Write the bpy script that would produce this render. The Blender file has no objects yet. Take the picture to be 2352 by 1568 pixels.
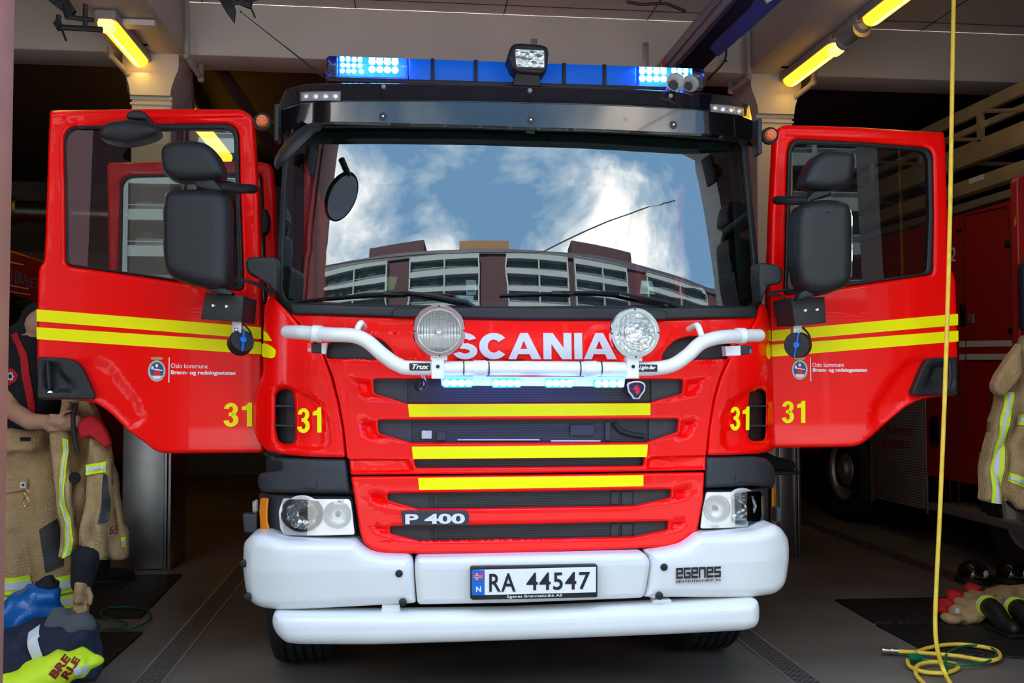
import bpy, bmesh, math, random
import numpy as np
from mathutils import Vector, Matrix, noise
from mathutils.geometry import tessellate_polygon
R = math.radians
random.seed(7)
scn = bpy.context.scene
COL = scn.collection

# ------------------------------------------------------------------ camera
FPX = 2267.0
CAM = Vector((-0.54, -4.35, 1.50)); YAW = R(6.19); PITCH = R(1.97)
cd = bpy.data.cameras.new('camera'); cam = bpy.data.objects.new('camera', cd); COL.objects.link(cam)
cam.location = CAM
cam.rotation_euler = (R(90) + PITCH, 0, -YAW)
cd.sensor_width = 36; cd.lens = 36 * FPX / 2352; cd.clip_start = 0.05; cd.clip_end = 300
scn.camera = cam

# ------------------------------------------------------------------ view, sky
scn.view_settings.view_transform = 'Standard'; scn.view_settings.look = 'None'
scn.view_settings.gamma = 1; scn.view_settings.use_curve_mapping = False
scn.view_settings.exposure = 0.95
wd = bpy.data.worlds.new('sky'); scn.world = wd; wd.use_nodes = True
nt = wd.node_tree; nt.nodes.clear()
def N(nt, t, **k):
    n = nt.nodes.new(t)
    for a, v in k.items():
        if a.startswith('i_'): n.inputs[a[2:].replace('_', ' ')].default_value = v
        else: setattr(n, a, v)
    return n
tc = N(nt, 'ShaderNodeTexCoord')
mp = N(nt, 'ShaderNodeMapping'); mp.inputs['Scale'].default_value = (1.0, 1.0, 1.7); mp.inputs['Location'].default_value = (0.35, 0.1, 0.22)
n1 = N(nt, 'ShaderNodeTexNoise'); n1.inputs['Scale'].default_value = 2.1; n1.inputs['Detail'].default_value = 9; n1.inputs['Roughness'].default_value = 0.58; n1.inputs['Distortion'].default_value = 0.35
cr = N(nt, 'ShaderNodeValToRGB'); cr.color_ramp.elements[0].position = 0.45; cr.color_ramp.elements[0].color = (0.16, 0.31, 0.50, 1)
cr.color_ramp.elements[1].position = 0.66; cr.color_ramp.elements[1].color = (1.55, 1.42, 1.28, 1)
e = cr.color_ramp.elements.new(0.53); e.color = (0.44, 0.55, 0.66, 1)
bg = N(nt, 'ShaderNodeBackground'); bg.inputs['Strength'].default_value = 2.5
wo = N(nt, 'ShaderNodeOutputWorld')
L = nt.links.new
L(tc.outputs['Generated'], mp.inputs['Vector']); L(mp.outputs['Vector'], n1.inputs['Vector'])
L(n1.outputs['Fac'], cr.inputs['Fac']); L(cr.outputs['Color'], bg.inputs['Color']); L(bg.outputs['Background'], wo.inputs['Surface'])

# sun high behind the garage: it lights the street and the forecourt, whose light comes back in
sd = bpy.data.lights.new('sun', 'SUN'); sd.energy = 19.0; sd.angle = R(0.6); sd.color = (1, 0.95, 0.87)
so = bpy.data.objects.new('sun', sd); COL.objects.link(so); so.rotation_euler = (R(-42), 0, R(12)); so['kind'] = 'light'

# ------------------------------------------------------------------ pixel -> place
FW = Vector((math.sin(YAW) * math.cos(PITCH), math.cos(YAW) * math.cos(PITCH), math.sin(PITCH)))
RT = Vector((math.cos(YAW), -math.sin(YAW), 0)); UP = RT.cross(FW)
def ray(px, py): return FW + RT * ((px - 1176) / FPX) + UP * ((784 - py) / FPX)
def rY(px, py, y): d = ray(px, py); return CAM + d * ((y - CAM.y) / d.y)
def rX(px, py, x): d = ray(px, py); return CAM + d * ((x - CAM.x) / d.x)
def rZ(px, py, z=0.0): d = ray(px, py); return CAM + d * ((z - CAM.z) / d.z)
def rS(px, py, f):
    if not callable(f): return rY(px, py, f)
    y = 0.2
    for _ in range(14):
        p = rY(px, py, y); y = 0.4 * y + 0.6 * min(2.5, max(-1.5, f(p.x, p.z)))
    return rY(px, py, y)

# ------------------------------------------------------------------ materials
MATS = {}
def mat(name, col, rough=0.5, metal=0.0, coat=0.0, emis=None, es=0.0, bump=None, vary=None, alpha=None, trans=0.0, ior=1.45, spec=0.5, sheen=0.0):
    m = bpy.data.materials.new(name); m.use_nodes = True
    nt = m.node_tree; b = nt.nodes['Principled BSDF']
    b.inputs['Base Color'].default_value = (*col, 1); b.inputs['Roughness'].default_value = rough
    b.inputs['Metallic'].default_value = metal; b.inputs['Coat Weight'].default_value = coat
    b.inputs['Coat Roughness'].default_value = 0.03
    b.inputs['Transmission Weight'].default_value = trans; b.inputs['IOR'].default_value = ior
    b.inputs['Specular IOR Level'].default_value = spec
    b.inputs['Sheen Weight'].default_value = sheen
    if emis: b.inputs['Emission Color'].default_value = (*emis, 1); b.inputs['Emission Strength'].default_value = es
    tc = N(nt, 'ShaderNodeTexCoord')
    if vary:   # (scale, amount, detail)
        n = N(nt, 'ShaderNodeTexNoise'); n.inputs['Scale'].default_value = vary[0]; n.inputs['Detail'].default_value = 6
        r = N(nt, 'ShaderNodeValToRGB')
        a = vary[1]
        r.color_ramp.elements[0].position = 0.3; r.color_ramp.elements[0].color = (*[c * (1 - a) for c in col], 1)
        r.color_ramp.elements[1].position = 0.7; r.color_ramp.elements[1].color = (*[min(1, c * (1 + a)) for c in col], 1)
        nt.links.new(tc.outputs['Object'], n.inputs['Vector']); nt.links.new(n.outputs['Fac'], r.inputs['Fac'])
        nt.links.new(r.outputs['Color'], b.inputs['Base Color'])
    if bump:   # (scale, strength, kind)
        if len(bump) > 2 and bump[2] == 'wave':
            n = N(nt, 'ShaderNodeTexWave'); n.bands_direction = bump[3]; n.inputs['Scale'].default_value = bump[0]; o = n.outputs['Fac']
        elif len(bump) > 2 and bump[2] == 'vor':
            n = N(nt, 'ShaderNodeTexVoronoi'); n.inputs['Scale'].default_value = bump[0]; o = n.outputs['Distance']
        else:
            n = N(nt, 'ShaderNodeTexNoise'); n.inputs['Scale'].default_value = bump[0]; n.inputs['Detail'].default_value = 4; o = n.outputs['Fac']
        bp = N(nt, 'ShaderNodeBump'); bp.inputs['Strength'].default_value = bump[1]; bp.inputs['Distance'].default_value = 0.01
        nt.links.new(tc.outputs['Object'], n.inputs['Vector']); nt.links.new(o, bp.inputs['Height']); nt.links.new(bp.outputs['Normal'], b.inputs['Normal'])
    MATS[name] = m
    return m
def glass(name, tint, refl, rough=0.0, dens=0.0):
    """pane: see-through tinted sheet with a mirror reflection on top"""
    m = bpy.data.materials.new(name); m.use_nodes = True; nt = m.node_tree; nt.nodes.clear()
    t = N(nt, 'ShaderNodeBsdfTransparent'); t.inputs['Color'].default_value = (*tint, 1)
    g = N(nt, 'ShaderNodeBsdfGlossy'); g.inputs['Roughness'].default_value = rough; g.inputs['Color'].default_value = (0.93, 0.98, 1, 1)
    fr = N(nt, 'ShaderNodeFresnel'); fr.inputs['IOR'].default_value = 1.5
    ad = N(nt, 'ShaderNodeMath', operation='ADD'); ad.inputs[1].default_value = refl; ad.use_clamp = True
    mx = N(nt, 'ShaderNodeMixShader'); o = N(nt, 'ShaderNodeOutputMaterial')
    nt.links.new(fr.outputs[0], ad.inputs[0]); nt.links.new(ad.outputs[0], mx.inputs[0])
    nt.links.new(t.outputs[0], mx.inputs[1]); nt.links.new(g.outputs[0], mx.inputs[2]); nt.links.new(mx.outputs[0], o.inputs[0])
    MATS[name] = m
    return m
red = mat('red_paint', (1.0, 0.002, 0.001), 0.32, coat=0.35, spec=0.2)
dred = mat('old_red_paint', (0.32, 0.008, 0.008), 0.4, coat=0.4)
white = mat('white_paint', (0.80, 0.81, 0.80), 0.28, coat=0.5, vary=(3, 0.03))
yel = mat('reflective_yellow', (1.0, 0.93, 0.0), 0.45, spec=0.2)
blkpl = mat('black_plastic', (0.012, 0.013, 0.015), 0.42, bump=(220, 0.25))
grypl = mat('charcoal_plastic', (0.035, 0.037, 0.042), 0.5, bump=(300, 0.2))
gloss = mat('gloss_black', (0.004, 0.004, 0.006), 0.09, coat=0.6)
rub = mat('rubber', (0.008, 0.008, 0.009), 0.5)
tyre = mat('tyre_rubber', (0.012, 0.012, 0.012), 0.75)
chrome = mat('chrome', (0.86, 0.87, 0.88), 0.08, metal=1)
steel = mat('stainless_steel', (0.42, 0.41, 0.40), 0.32, metal=1, vary=(4, 0.12), bump=(60, 0.05))
galv = mat('galvanised_steel', (0.5, 0.5, 0.5), 0.45, metal=0.8)
refl = mat('lamp_reflector', (0.95, 0.96, 0.97), 0.14, metal=.8, bump=(36, 0.6, 'vor'))
flute = mat('fluted_reflector', (0.97, 0.97, 0.96), 0.25, metal=.55, bump=(26, 0.9, 'wave', 'X'))
silver = mat('silver_reflector_paint', (0.85, 0.85, 0.84), 0.28, metal=0.55)
amber = mat('amber_lens', (0.95, 0.28, 0.01), 0.15, coat=0.5, bump=(90, 0.3, 'wave', 'Z'))
orange = mat('orange_lens', (0.75, 0.16, 0.05), 0.2, coat=0.4)
wtext = mat('white_vinyl', (0.85, 0.85, 0.85), 0.5)
letsil = mat('silver_lettering', (0.72, 0.74, 0.78), 0.3, metal=0.15)
btext = mat('black_vinyl', (0.01, 0.01, 0.012), 0.5)
bluev = mat('blue_vinyl', (0.0, 0.13, 0.55), 0.4)
clear = glass('clear_lens', (0.97, 0.98, 0.98), 0.04)
pane = glass('door_pane', (0.62, 0.70, 0.68), 0.16)
paner = glass('door_pane_clear', (0.62, 0.68, 0.66), 0.0)
wsg = glass('windscreen_glass', (0.50, 0.62, 0.60), 0.15)
mirg = mat('mirror_glass', (0.8, 0.8, 0.8), 0.02, metal=1)
bluedome = glass('blue_dome', (0.07, 0.22, 0.95), 0.03)
flashb = mat('flash_body', (0, .05, .4), .3, emis=(0, .07, 1), es=45)
bluebody = mat('blue_reflector', (0.0, 0.12, 0.62), 0.3, emis=(0, 0.1, 0.8), es=0.12, bump=(160, 0.3, 'wave', 'X'))
led = mat('blue_led', (0.5, 0.7, 1), 0.3, emis=(0.10, 0.30, 1.0), es=26)
ledw = mat('blue_led_core', (0.8, 0.9, 1), 0.3, emis=(0.30, 0.55, 1.0), es=60)
ledf = mat('flash_led', (0.8, 0.9, 1), 0.3, emis=(0.10, 0.36, 1.0), es=22)
intr = mat('cab_trim', (0.025, 0.04, 0.042), 0.6)
seatm = mat('seat_fabric', (0.02, 0.022, 0.03), 0.9)
conc = mat('painted_concrete', (0.62, 0.57, 0.52), 0.75, vary=(1.6, 0.05), bump=(30, 0.06))
conc2 = mat('painted_column', (0.64, 0.59, 0.54), 0.7, vary=(2, 0.05))
pipe_m = mat('painted_pipe', (0.36, 0.33, 0.31), 0.5)
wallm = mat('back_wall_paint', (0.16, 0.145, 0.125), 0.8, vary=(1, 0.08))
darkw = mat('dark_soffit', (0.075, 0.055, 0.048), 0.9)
jambm = mat('jamb_paint', (0.42, 0.19, 0.13), 0.55, vary=(6, 0.08))
jambb = mat('jamb_outer', (0.10, 0.09, 0.12), 0.5)
blackst = mat('black_steel', (0.01, 0.01, 0.011), 0.5)
tube_y = mat('lit_yellow_tube', (1, 0.6, 0.05), 0.3, emis=(1.0, 0.50, 0.015), es=1.6)
tube_c = mat('lit_tube_core', (1, 0.8, 0.3), 0.3, emis=(1.0, 0.80, 0.20), es=2.6)
lampend = mat('lamp_end', (0.9, 0.6, 0.3), 0.4, emis=(1.0, 0.5, 0.2), es=0.9)
lampbody = mat('lamp_housing', (0.30, 0.28, 0.27), 0.5)
beige = mat('turnout_fabric', (0.44, 0.285, 0.135), 0.9, vary=(9, 0.16), bump=(140, 0.5, 'vor'))
hiyel = mat('hi_vis_yellow', (0.68, 0.90, 0.02), 0.6)
hisil = mat('silver_tape', (0.66, 0.67, 0.69), 0.4)
navy = mat('navy_fabric', (0.012, 0.016, 0.035), 0.85, vary=(12, 0.3))
greyf = mat('grey_fabric', (0.09, 0.09, 0.10), 0.95, bump=(300, 0.5))
blackf = mat('black_fabric', (0.008, 0.008, 0.012), 0.9)
redf = mat('red_fabric', (0.50, 0.008, 0.015), 0.8)
blueb = mat('blue_pvc', (0.005, 0.10, 0.34), 0.3, coat=0.2, bump=(9, 0.5))
skin = mat('skin', (0.50, 0.27, 0.17), 0.55)
hairm = mat('hair', (0.09, 0.05, 0.03), 0.8)
leather = mat('glove_leather', (0.40, 0.24, 0.11), 0.8, vary=(20, 0.2))
brass = mat('brass', (0.65, 0.42, 0.12), 0.3, metal=1)
hosey = mat('yellow_hose', (0.90, 0.62, 0.06), 0.5, vary=(25, 0.12))
cordg = mat('green_cord', (0.0, 0.14, 0.06), 0.45)
ladm = mat('ladder_alloy', (0.50, 0.40, 0.26), 0.45, metal=0.5, vary=(3, 0.15))
shut = mat('roller_shutter', (0.30, 0.27, 0.24), 0.45, metal=0.3, bump=(13, 0.9, 'wave', 'Z'))
railm = mat('rail_alloy', (0.30, 0.26, 0.33), 0.4, metal=0.5)
navym = mat('rail_navy', (0.015, 0.015, 0.06), 0.5)

# floor concrete with stains
def floor_mat(name, c1, c2):
    m = bpy.data.materials.new(name); m.use_nodes = True; nt = m.node_tree; b = nt.nodes['Principled BSDF']
    tc = N(nt, 'ShaderNodeTexCoord')
    a = N(nt, 'ShaderNodeTexNoise'); a.inputs['Scale'].default_value = 0.9; a.inputs['Detail'].default_value = 8
    c = N(nt, 'ShaderNodeTexNoise'); c.inputs['Scale'].default_value = 160; c.inputs['Detail'].default_value = 2
    r = N(nt, 'ShaderNodeValToRGB'); r.color_ramp.elements[0].position = 0.35; r.color_ramp.elements[0].color = (*c1, 1)
    r.color_ramp.elements[1].position = 0.62; r.color_ramp.elements[1].color = (*c2, 1)
    mx = N(nt, 'ShaderNodeMixRGB', blend_type='MULTIPLY'); mx.inputs[0].default_value = 0.5
    for n in (a, c): nt.links.new(tc.outputs['Object'], n.inputs['Vector'])
    nt.links.new(a.outputs['Fac'], r.inputs['Fac']); nt.links.new(r.outputs['Color'], mx.inputs[1]); nt.links.new(c.outputs['Color'], mx.inputs[2])
    nt.links.new(mx.outputs[0], b.inputs['Base Color']); b.inputs['Roughness'].default_value = 0.5
    return m
floorm = floor_mat('garage_floor', (0.155, 0.135, 0.12), (0.27, 0.24, 0.215))
groundm = floor_mat('forecourt', (0.28, 0.27, 0.26), (0.36, 0.35, 0.34))
matm = mat('rubber_mat', (0.006, 0.006, 0.007), 0.6, bump=(28, 1.0, 'vor'))

# drain grating: slot pattern
def grate():
    m = bpy.data.materials.new('drain_grating'); m.use_nodes = True; nt = m.node_tree; b = nt.nodes['Principled BSDF']
    tc = N(nt, 'ShaderNodeTexCoord')
    br = N(nt, 'ShaderNodeTexBrick'); br.offset = 0.5
    br.inputs['Scale'].default_value = 1; br.inputs['Brick Width'].default_value = 0.034; br.inputs['Row Height'].default_value = 0.02
    br.inputs['Mortar Size'].default_value = 0.0045; br.inputs['Color1'].default_value = (0.004, 0.004, 0.004, 1); br.inputs['Color2'].default_value = (0.004, 0.004, 0.004, 1)
    br.inputs['Mortar'].default_value = (0.30, 0.30, 0.31, 1)
    nt.links.new(tc.outputs['Object'], br.inputs['Vector']); nt.links.new(br.outputs['Color'], b.inputs['Base Color'])
    b.inputs['Metallic'].default_value = 0.5; b.inputs['Roughness'].default_value = 0.4
    return m
gratem = grate()
def meshgrille():
    m = bpy.data.materials.new('grille_mesh'); m.use_nodes = True; nt = m.node_tree; b = nt.nodes['Principled BSDF']
    tc = N(nt, 'ShaderNodeTexCoord'); w = N(nt, 'ShaderNodeTexWave'); w.bands_direction = 'Z'; w.inputs['Scale'].default_value = 42
    r = N(nt, 'ShaderNodeValToRGB'); r.color_ramp.elements[0].color = (0.006, 0.006, 0.008, 1); r.color_ramp.elements[1].color = (0.045, 0.047, 0.055, 1)
    nt.links.new(tc.outputs['Object'], w.inputs['Vector']); nt.links.new(w.outputs['Fac'], r.inputs['Fac']); nt.links.new(r.outputs['Color'], b.inputs['Base Color'])
    b.inputs['Roughness'].default_value = 0.45; b.inputs['Metallic'].default_value = 0.3
    return m
gmesh = meshgrille()

# ------------------------------------------------------------------ object helpers
def inv_parent(o, parent):
    if parent is not None:
        o.parent = parent
        if parent.type == 'EMPTY': o.matrix_parent_inverse = Matrix.Translation(-parent.location)
def finish(bm, sharp=35):
    bmesh.ops.remove_doubles(bm, verts=bm.verts, dist=1e-5)
    bmesh.ops.recalc_face_normals(bm, faces=bm.faces)
    for f in bm.faces: f.smooth = True
    for e in bm.edges:
        if len(e.link_faces) == 2:
            if e.calc_face_angle(0) > R(sharp): e.smooth = False
        else: e.smooth = False
def obj(name, bm, m, parent=None, sharp=35, kind=None, label=None, recalc=True):
    if recalc: finish(bm, sharp)
    me = bpy.data.meshes.new(name); bm.to_mesh(me); bm.free()
    if m: me.materials.append(m)
    o = bpy.data.objects.new(name, me); COL.objects.link(o); inv_parent(o, parent)
    if kind: o['kind'] = kind
    if label: o['label'] = label
    return o
def tag(o, label, cat, group=None, kind=None):
    o['label'] = label; o['category'] = cat
    if group: o['group'] = group
    if kind: o['kind'] = kind
    return o
def thing(name, label, cat, loc=(0, 0, 0), group=None):
    o = bpy.data.objects.new(name, None); COL.objects.link(o); o.location = loc; o.empty_display_size = 0.1
    return tag(o, label, cat, group)
def box(bm, lo, hi, rot=None, bev=0.0, piv=None):
    lo, hi = Vector(lo), Vector(hi); c = (lo + hi) / 2; s = hi - lo
    r = bmesh.ops.create_cube(bm, size=1, matrix=Matrix.Translation(c) @ (rot or Matrix()).to_4x4() @ Matrix.Diagonal((*s, 1)))
    if bev > 0:
        es = list({e for v in r['verts'] for e in v.link_edges})
        bmesh.ops.bevel(bm, geom=es, offset=bev, segments=3, affect='EDGES', profile=0.5)
    return bm
def bx(lo, hi, rot=None, bev=0.0): return box(bmesh.new(), lo, hi, rot, bev)
def frame_of(d):
    d = d.normalized(); a = Vector((0, 0, 1)) if abs(d.z) < 0.9 else Vector((1, 0, 0))
    u = d.cross(a).normalized(); return u, u.cross(d).normalized()
def tube(bm, pts, r, n=12, cap=True, closed=False, flat=(1, 1)):
    pts = [Vector(p) for p in pts]; rs = r if isinstance(r, (list, tuple)) else [r] * len(pts)
    rings = []; u = None
    for i, p in enumerate(pts):
        if closed: d = pts[(i + 1) % len(pts)] - pts[i - 1]
        else: d = pts[min(i + 1, len(pts) - 1)] - pts[max(i - 1, 0)]
        d = d.normalized()
        if u is None: u, w = frame_of(d)
        else:
            u = (u - d * u.dot(d)).normalized(); w = u.cross(d)
        rings.append([bm.verts.new(p + (u * math.cos(t) * flat[0] + w * math.sin(t) * flat[1]) * rs[i]) for t in [2 * math.pi * k / n for k in range(n)]])
    m = len(rings)
    for i in range(m if closed else m - 1):
        a, b = rings[i], rings[(i + 1) % m]
        for k in range(n): bm.faces.new((a[k], a[(k + 1) % n], b[(k + 1) % n], b[k]))
    if cap and not closed: bm.faces.new(list(reversed(rings[0]))); bm.faces.new(rings[-1])
    return bm
def ball(bm, c, r, sub=3):
    r = r if isinstance(r, (tuple, list)) else (r, r, r)
    bmesh.ops.create_icosphere(bm, subdivisions=sub, radius=1, matrix=Matrix.Translation(c) @ Matrix.Diagonal((*r, 1))); return bm
def lathe(bm, prof, c, axis, n=32):
    """prof: [(radius, along)] revolved about axis through c"""
    axis = Vector(axis).normalized(); u, w = frame_of(axis); c = Vector(c); rings = []
    for r, h in prof:
        if r < 1e-6: rings.append([bm.verts.new(c + axis * h)])
        else: rings.append([bm.verts.new(c + axis * h + (u * math.cos(2 * math.pi * k / n) + w * math.sin(2 * math.pi * k / n)) * r) for k in range(n)])
    for a, b in zip(rings, rings[1:]):
        for k in range(n):
            k2 = (k + 1) % n
            if len(a) == 1 and len(b) == 1: continue
            if len(a) == 1: bm.faces.new((a[0], b[k], b[k2]))
            elif len(b) == 1: bm.faces.new((a[k], b[0], a[k2]))
            else: bm.faces.new((a[k], b[k], b[k2], a[k2]))
    return bm
def spline(pts, k=8, closed=False):
    pts = [Vector(p) for p in pts]; out = []; n = len(pts)
    for i in range(n if closed else n - 1):
        if closed: a, b, c, d = pts[i - 1], pts[i], pts[(i + 1) % n], pts[(i + 2) % n]
        else: a, b, c, d = pts[max(i - 1, 0)], pts[i], pts[i + 1], pts[min(i + 2, n - 1)]
        for j in range(k):
            t = j / k
            out.append(0.5 * ((2 * b) + (c - a) * t + (2 * a - 5 * b + 4 * c - d) * t * t + (3 * b - a - 3 * c + d) * t ** 3))
    if not closed: out.append(pts[-1])
    return out
def rnd(poly, r, n=4):
    """round the corners of a 2-D polygon"""
    out = []; m = len(poly); P = [Vector(p) for p in poly]
    for i in range(m):
        a, b, c = P[i - 1], P[i], P[(i + 1) % m]
        d1 = a - b; d2 = c - b; l1, l2 = d1.length, d2.length
        if l1 < 1e-6 or l2 < 1e-6: continue
        q = min(r, l1 * 0.45, l2 * 0.45); ang = d1.angle(d2, math.pi)
        if ang > R(172): out.append(b); continue
        s = b + d1 / l1 * q; e = b + d2 / l2 * q
        for k in range(n + 1):
            t = k / n; out.append(s * (1 - t) ** 2 + b * 2 * t * (1 - t) + e * t * t)
    return out
def segdist(P, loops):
    """distance of points P (n,2) to the outline loops"""
    best = np.full(len(P), 1e9)
    for lp in loops:
        A = np.array([tuple(v) for v in lp]); B = np.roll(A, -1, axis=0)
        for a, b in zip(A, B):
            ab = b - a; t = np.clip(((P - a) @ ab) / max(ab @ ab, 1e-12), 0, 1)
            best = np.minimum(best, np.linalg.norm(P - (a + t[:, None] * ab), axis=1))
    return best
def inside(P, poly):
    A = np.array([tuple(v) for v in poly]); r = np.zeros(len(P), bool); j = len(A) - 1
    for i in range(len(A)):
        xi, yi = A[i]; xj, yj = A[j]
        c = ((yi > P[:, 1]) != (yj > P[:, 1])) & (P[:, 0] < (xj - xi) * (P[:, 1] - yi) / (yj - yi + 1e-12) + xi)
        r ^= c; j = i
    return r
def area2(poly): return 0.5 * sum(poly[i - 1][0] * poly[i][1] - poly[i][0] * poly[i - 1][1] for i in range(len(poly)))
KEEP_TRIS = False
def sheet(outer, holes, f, thick, cell=None, pillow=0.0, bulge=1.0, rec=(), axis='Y', extra=None, back=True):
    """solid panel over a 2-D outline: (x,z) for axis Y with depth f(x,z); (y,z) for axis X. pillow rounds the rim; rec = recessed shapes"""
    loops = [list(outer)] + [list(h) for h in holes]
    flat = [v for lp in loops for v in lp]
    tris = tessellate_polygon([[Vector((p[0], p[1], 0)) for p in lp] for lp in loops])
    bm = bmesh.new(); lay = bm.edges.layers.int.new('t')
    vs = [bm.verts.new((p[0], p[1], 0)) for p in flat]
    for t in tris:
        try:
            fc = bm.faces.new([vs[i] for i in t])
        except ValueError: pass
    for e in bm.edges:
        if len(e.link_faces) == 2: e[lay] = 1
    bm.normal_update()
    for fc in bm.faces:
        if fc.normal.z < 0: fc.normal_flip()
    if pillow > 0:
        reg = list(bm.faces)
        for s in (0.06, 0.12, 0.2, 0.3, 0.3):
            bmesh.ops.inset_region(bm, faces=reg, thickness=pillow * s, use_even_offset=False, use_boundary=True)
    if cell:
        xs = [p[0] for p in flat]; zs = [p[1] for p in flat]
        k = math.floor(min(xs) / cell) + 1
        while k * cell < max(xs):
            bmesh.ops.bisect_plane(bm, geom=bm.verts[:] + bm.edges[:] + bm.faces[:], plane_co=(k * cell, 0, 0), plane_no=(1, 0, 0), dist=1e-5); k += 1
        k = math.floor(min(zs) / cell) + 1
        while k * cell < max(zs):
            bmesh.ops.bisect_plane(bm, geom=bm.verts[:] + bm.edges[:] + bm.faces[:], plane_co=(0, k * cell, 0), plane_no=(0, 1, 0), dist=1e-5); k += 1
        lay = bm.edges.layers.int['t']
        if not KEEP_TRIS: bmesh.ops.dissolve_edges(bm, edges=[e for e in bm.edges if e[lay] == 1 and len(e.link_faces) == 2 and abs(e.verts[0].co.x - e.verts[1].co.x) > 1e-6 and abs(e.verts[0].co.y - e.verts[1].co.y) > 1e-6], use_verts=False)
    if cell or pillow > 0: bmesh.ops.triangulate(bm, faces=[f_ for f_ in bm.faces if len(f_.verts) > 4], ngon_method='BEAUTY')
    V = list(bm.verts); P = np.array([(v.co.x, v.co.y) for v in V])
    D = np.zeros(len(V))
    if pillow > 0:
        sd = segdist(P, loops); q = np.clip(sd / pillow, 0, 1)
        D += pillow * bulge * (1 - np.sqrt(np.clip(1 - (1 - q) ** 2, 0, 1)))
    for poly, depth, w in rec:
        sd = segdist(P, [poly]) * np.where(inside(P, poly), 1, 0); q = np.clip(sd / w, 0, 1); D += depth * (q * q * (3 - 2 * q))
    pts = [(v.co.x, v.co.y) for v in V]
    def place(u, v, d):
        if extra: d += extra(u, v)
        if axis == 'Y': return Vector((u, (f(u, v) if callable(f) else f) + d, v))
        if axis == 'Z': return Vector((u, v, f - d))
        return Vector((f + d, u, v))
    sg = -1 if (axis == 'X' and thick < 0) else 1
    F0 = list(bm.faces)
    bd = [e for e in bm.edges if len(e.link_faces) == 1]
    if thick:
        nv = {}
        need = V if back else {v for e in bd for v in e.verts}
        idx = {v: i for i, v in enumerate(V)}
        for v in need:
            u, w = pts[idx[v]]
            p = place(u, w, 0)
            if axis == 'Y': p.y += thick
            elif axis == 'Z': p.z -= thick
            else: p.x += thick
            nv[v] = bm.verts.new(p)
        for e in bd:
            a, b = e.verts
            try: bm.faces.new((a, b, nv[b], nv[a]))
            except ValueError: pass
        if back:
            for fc in F0:
                try: bm.faces.new([nv[v] for v in reversed(fc.verts)])
                except ValueError: pass
    for v, (u, w), d in zip(V, pts, D): v.co = place(u, w, float(d) * sg)
    return bm
def pxpoly(pp, f): return [Vector((p.x, p.z)) for p in (rS(a, b, f) for a, b in pp)]
def pxpolyX(pp, X): return [Vector((p.y, p.z)) for p in (rX(a, b, X) for a, b in pp)]
def panel(name, pp, f, m, parent, thick=0.02, cell=0.04, pillow=0.006, holes=(), r=0.0, hr=None, rec=(), off=0.0, label=None, bulge=1.0, extra=None, sharp=35):
    ff = (lambda x, z: f(x, z) + off) if callable(f) else f + off
    o2 = pxpoly(pp, ff)
    if r: o2 = rnd(o2, r)
    hs = [rnd(pxpoly(h, ff), hr if hr is not None else r) if (r or hr) else pxpoly(h, ff) for h in holes]
    rc = [(rnd(pxpoly(a, ff), 0.01), b, c) for a, b, c in rec]
    bm = sheet(o2, hs, ff, thick, cell if callable(f) or pillow > 0.02 or extra else None, pillow, bulge, rc, extra=extra)
    return obj(name, bm, m, parent, label=label, sharp=sharp)
def decal(name, pp, f, m, parent, off=-0.002, r=0.0, holes=(), label=None, cell=0.05):
    return panel(name, pp, f, m, parent, thick=0.0012, cell=cell, pillow=0, off=off, r=r, holes=holes, label=label)
def text_mesh(s, bold=0.0, spacing=1.0):
    cu = bpy.data.curves.new('lettering', 'FONT'); cu.body = s; cu.size = 1; cu.offset = bold; cu.space_character = spacing; cu.resolution_u = 4; cu.fill_mode = 'FRONT'
    o = bpy.data.objects.new('lettering', cu); COL.objects.link(o)
    bpy.context.view_layer.update()
    me = bpy.data.meshes.new_from_object(o.evaluated_get(bpy.context.evaluated_depsgraph_get()))
    bpy.data.objects.remove(o); bpy.data.curves.remove(cu); return me
def lettering(name, s, quad, solver, m, parent, bold=0.0, spacing=1.0, off=(0, -0.004, 0), label=None, shapes=None, th=0.003):
    """letters stretched over a picture quad TL,TR,BR,BL lying on a real surface"""
    bm = bmesh.new()
    if shapes:
        for poly in shapes:
            vs = [bm.verts.new((x, y, 0)) for x, y in poly]; bm.faces.new(vs)
    else:
        me = text_mesh(s, bold, spacing); bm.from_mesh(me); bpy.data.meshes.remove(me)
    # cut long spans so letters follow the surface
    x0 = min(v.co.x for v in bm.verts); x1 = max(v.co.x for v in bm.verts); y0 = min(v.co.y for v in bm.verts); y1 = max(v.co.y for v in bm.verts)
    TL, TR, BR, BL = [Vector(q) for q in quad]
    for v in bm.verts:
        u = (v.co.x - x0) / (x1 - x0); t = (v.co.y - y0) / (y1 - y0)
        p = (BL * (1 - u) + BR * u) * (1 - t) + (TL * (1 - u) + TR * u) * t
        v.co = solver(p.x, p.y) + Vector(off)
    fs = list(bm.faces)
    r = bmesh.ops.extrude_face_region(bm, geom=fs)
    d = -Vector(off).normalized() * th
    for g in r['geom']:
        if isinstance(g, bmesh.types.BMVert): g.co += d
    return obj(name, bm, m, parent, label=label)
def onf(f): return lambda px, py: rS(px, py, f)
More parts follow.
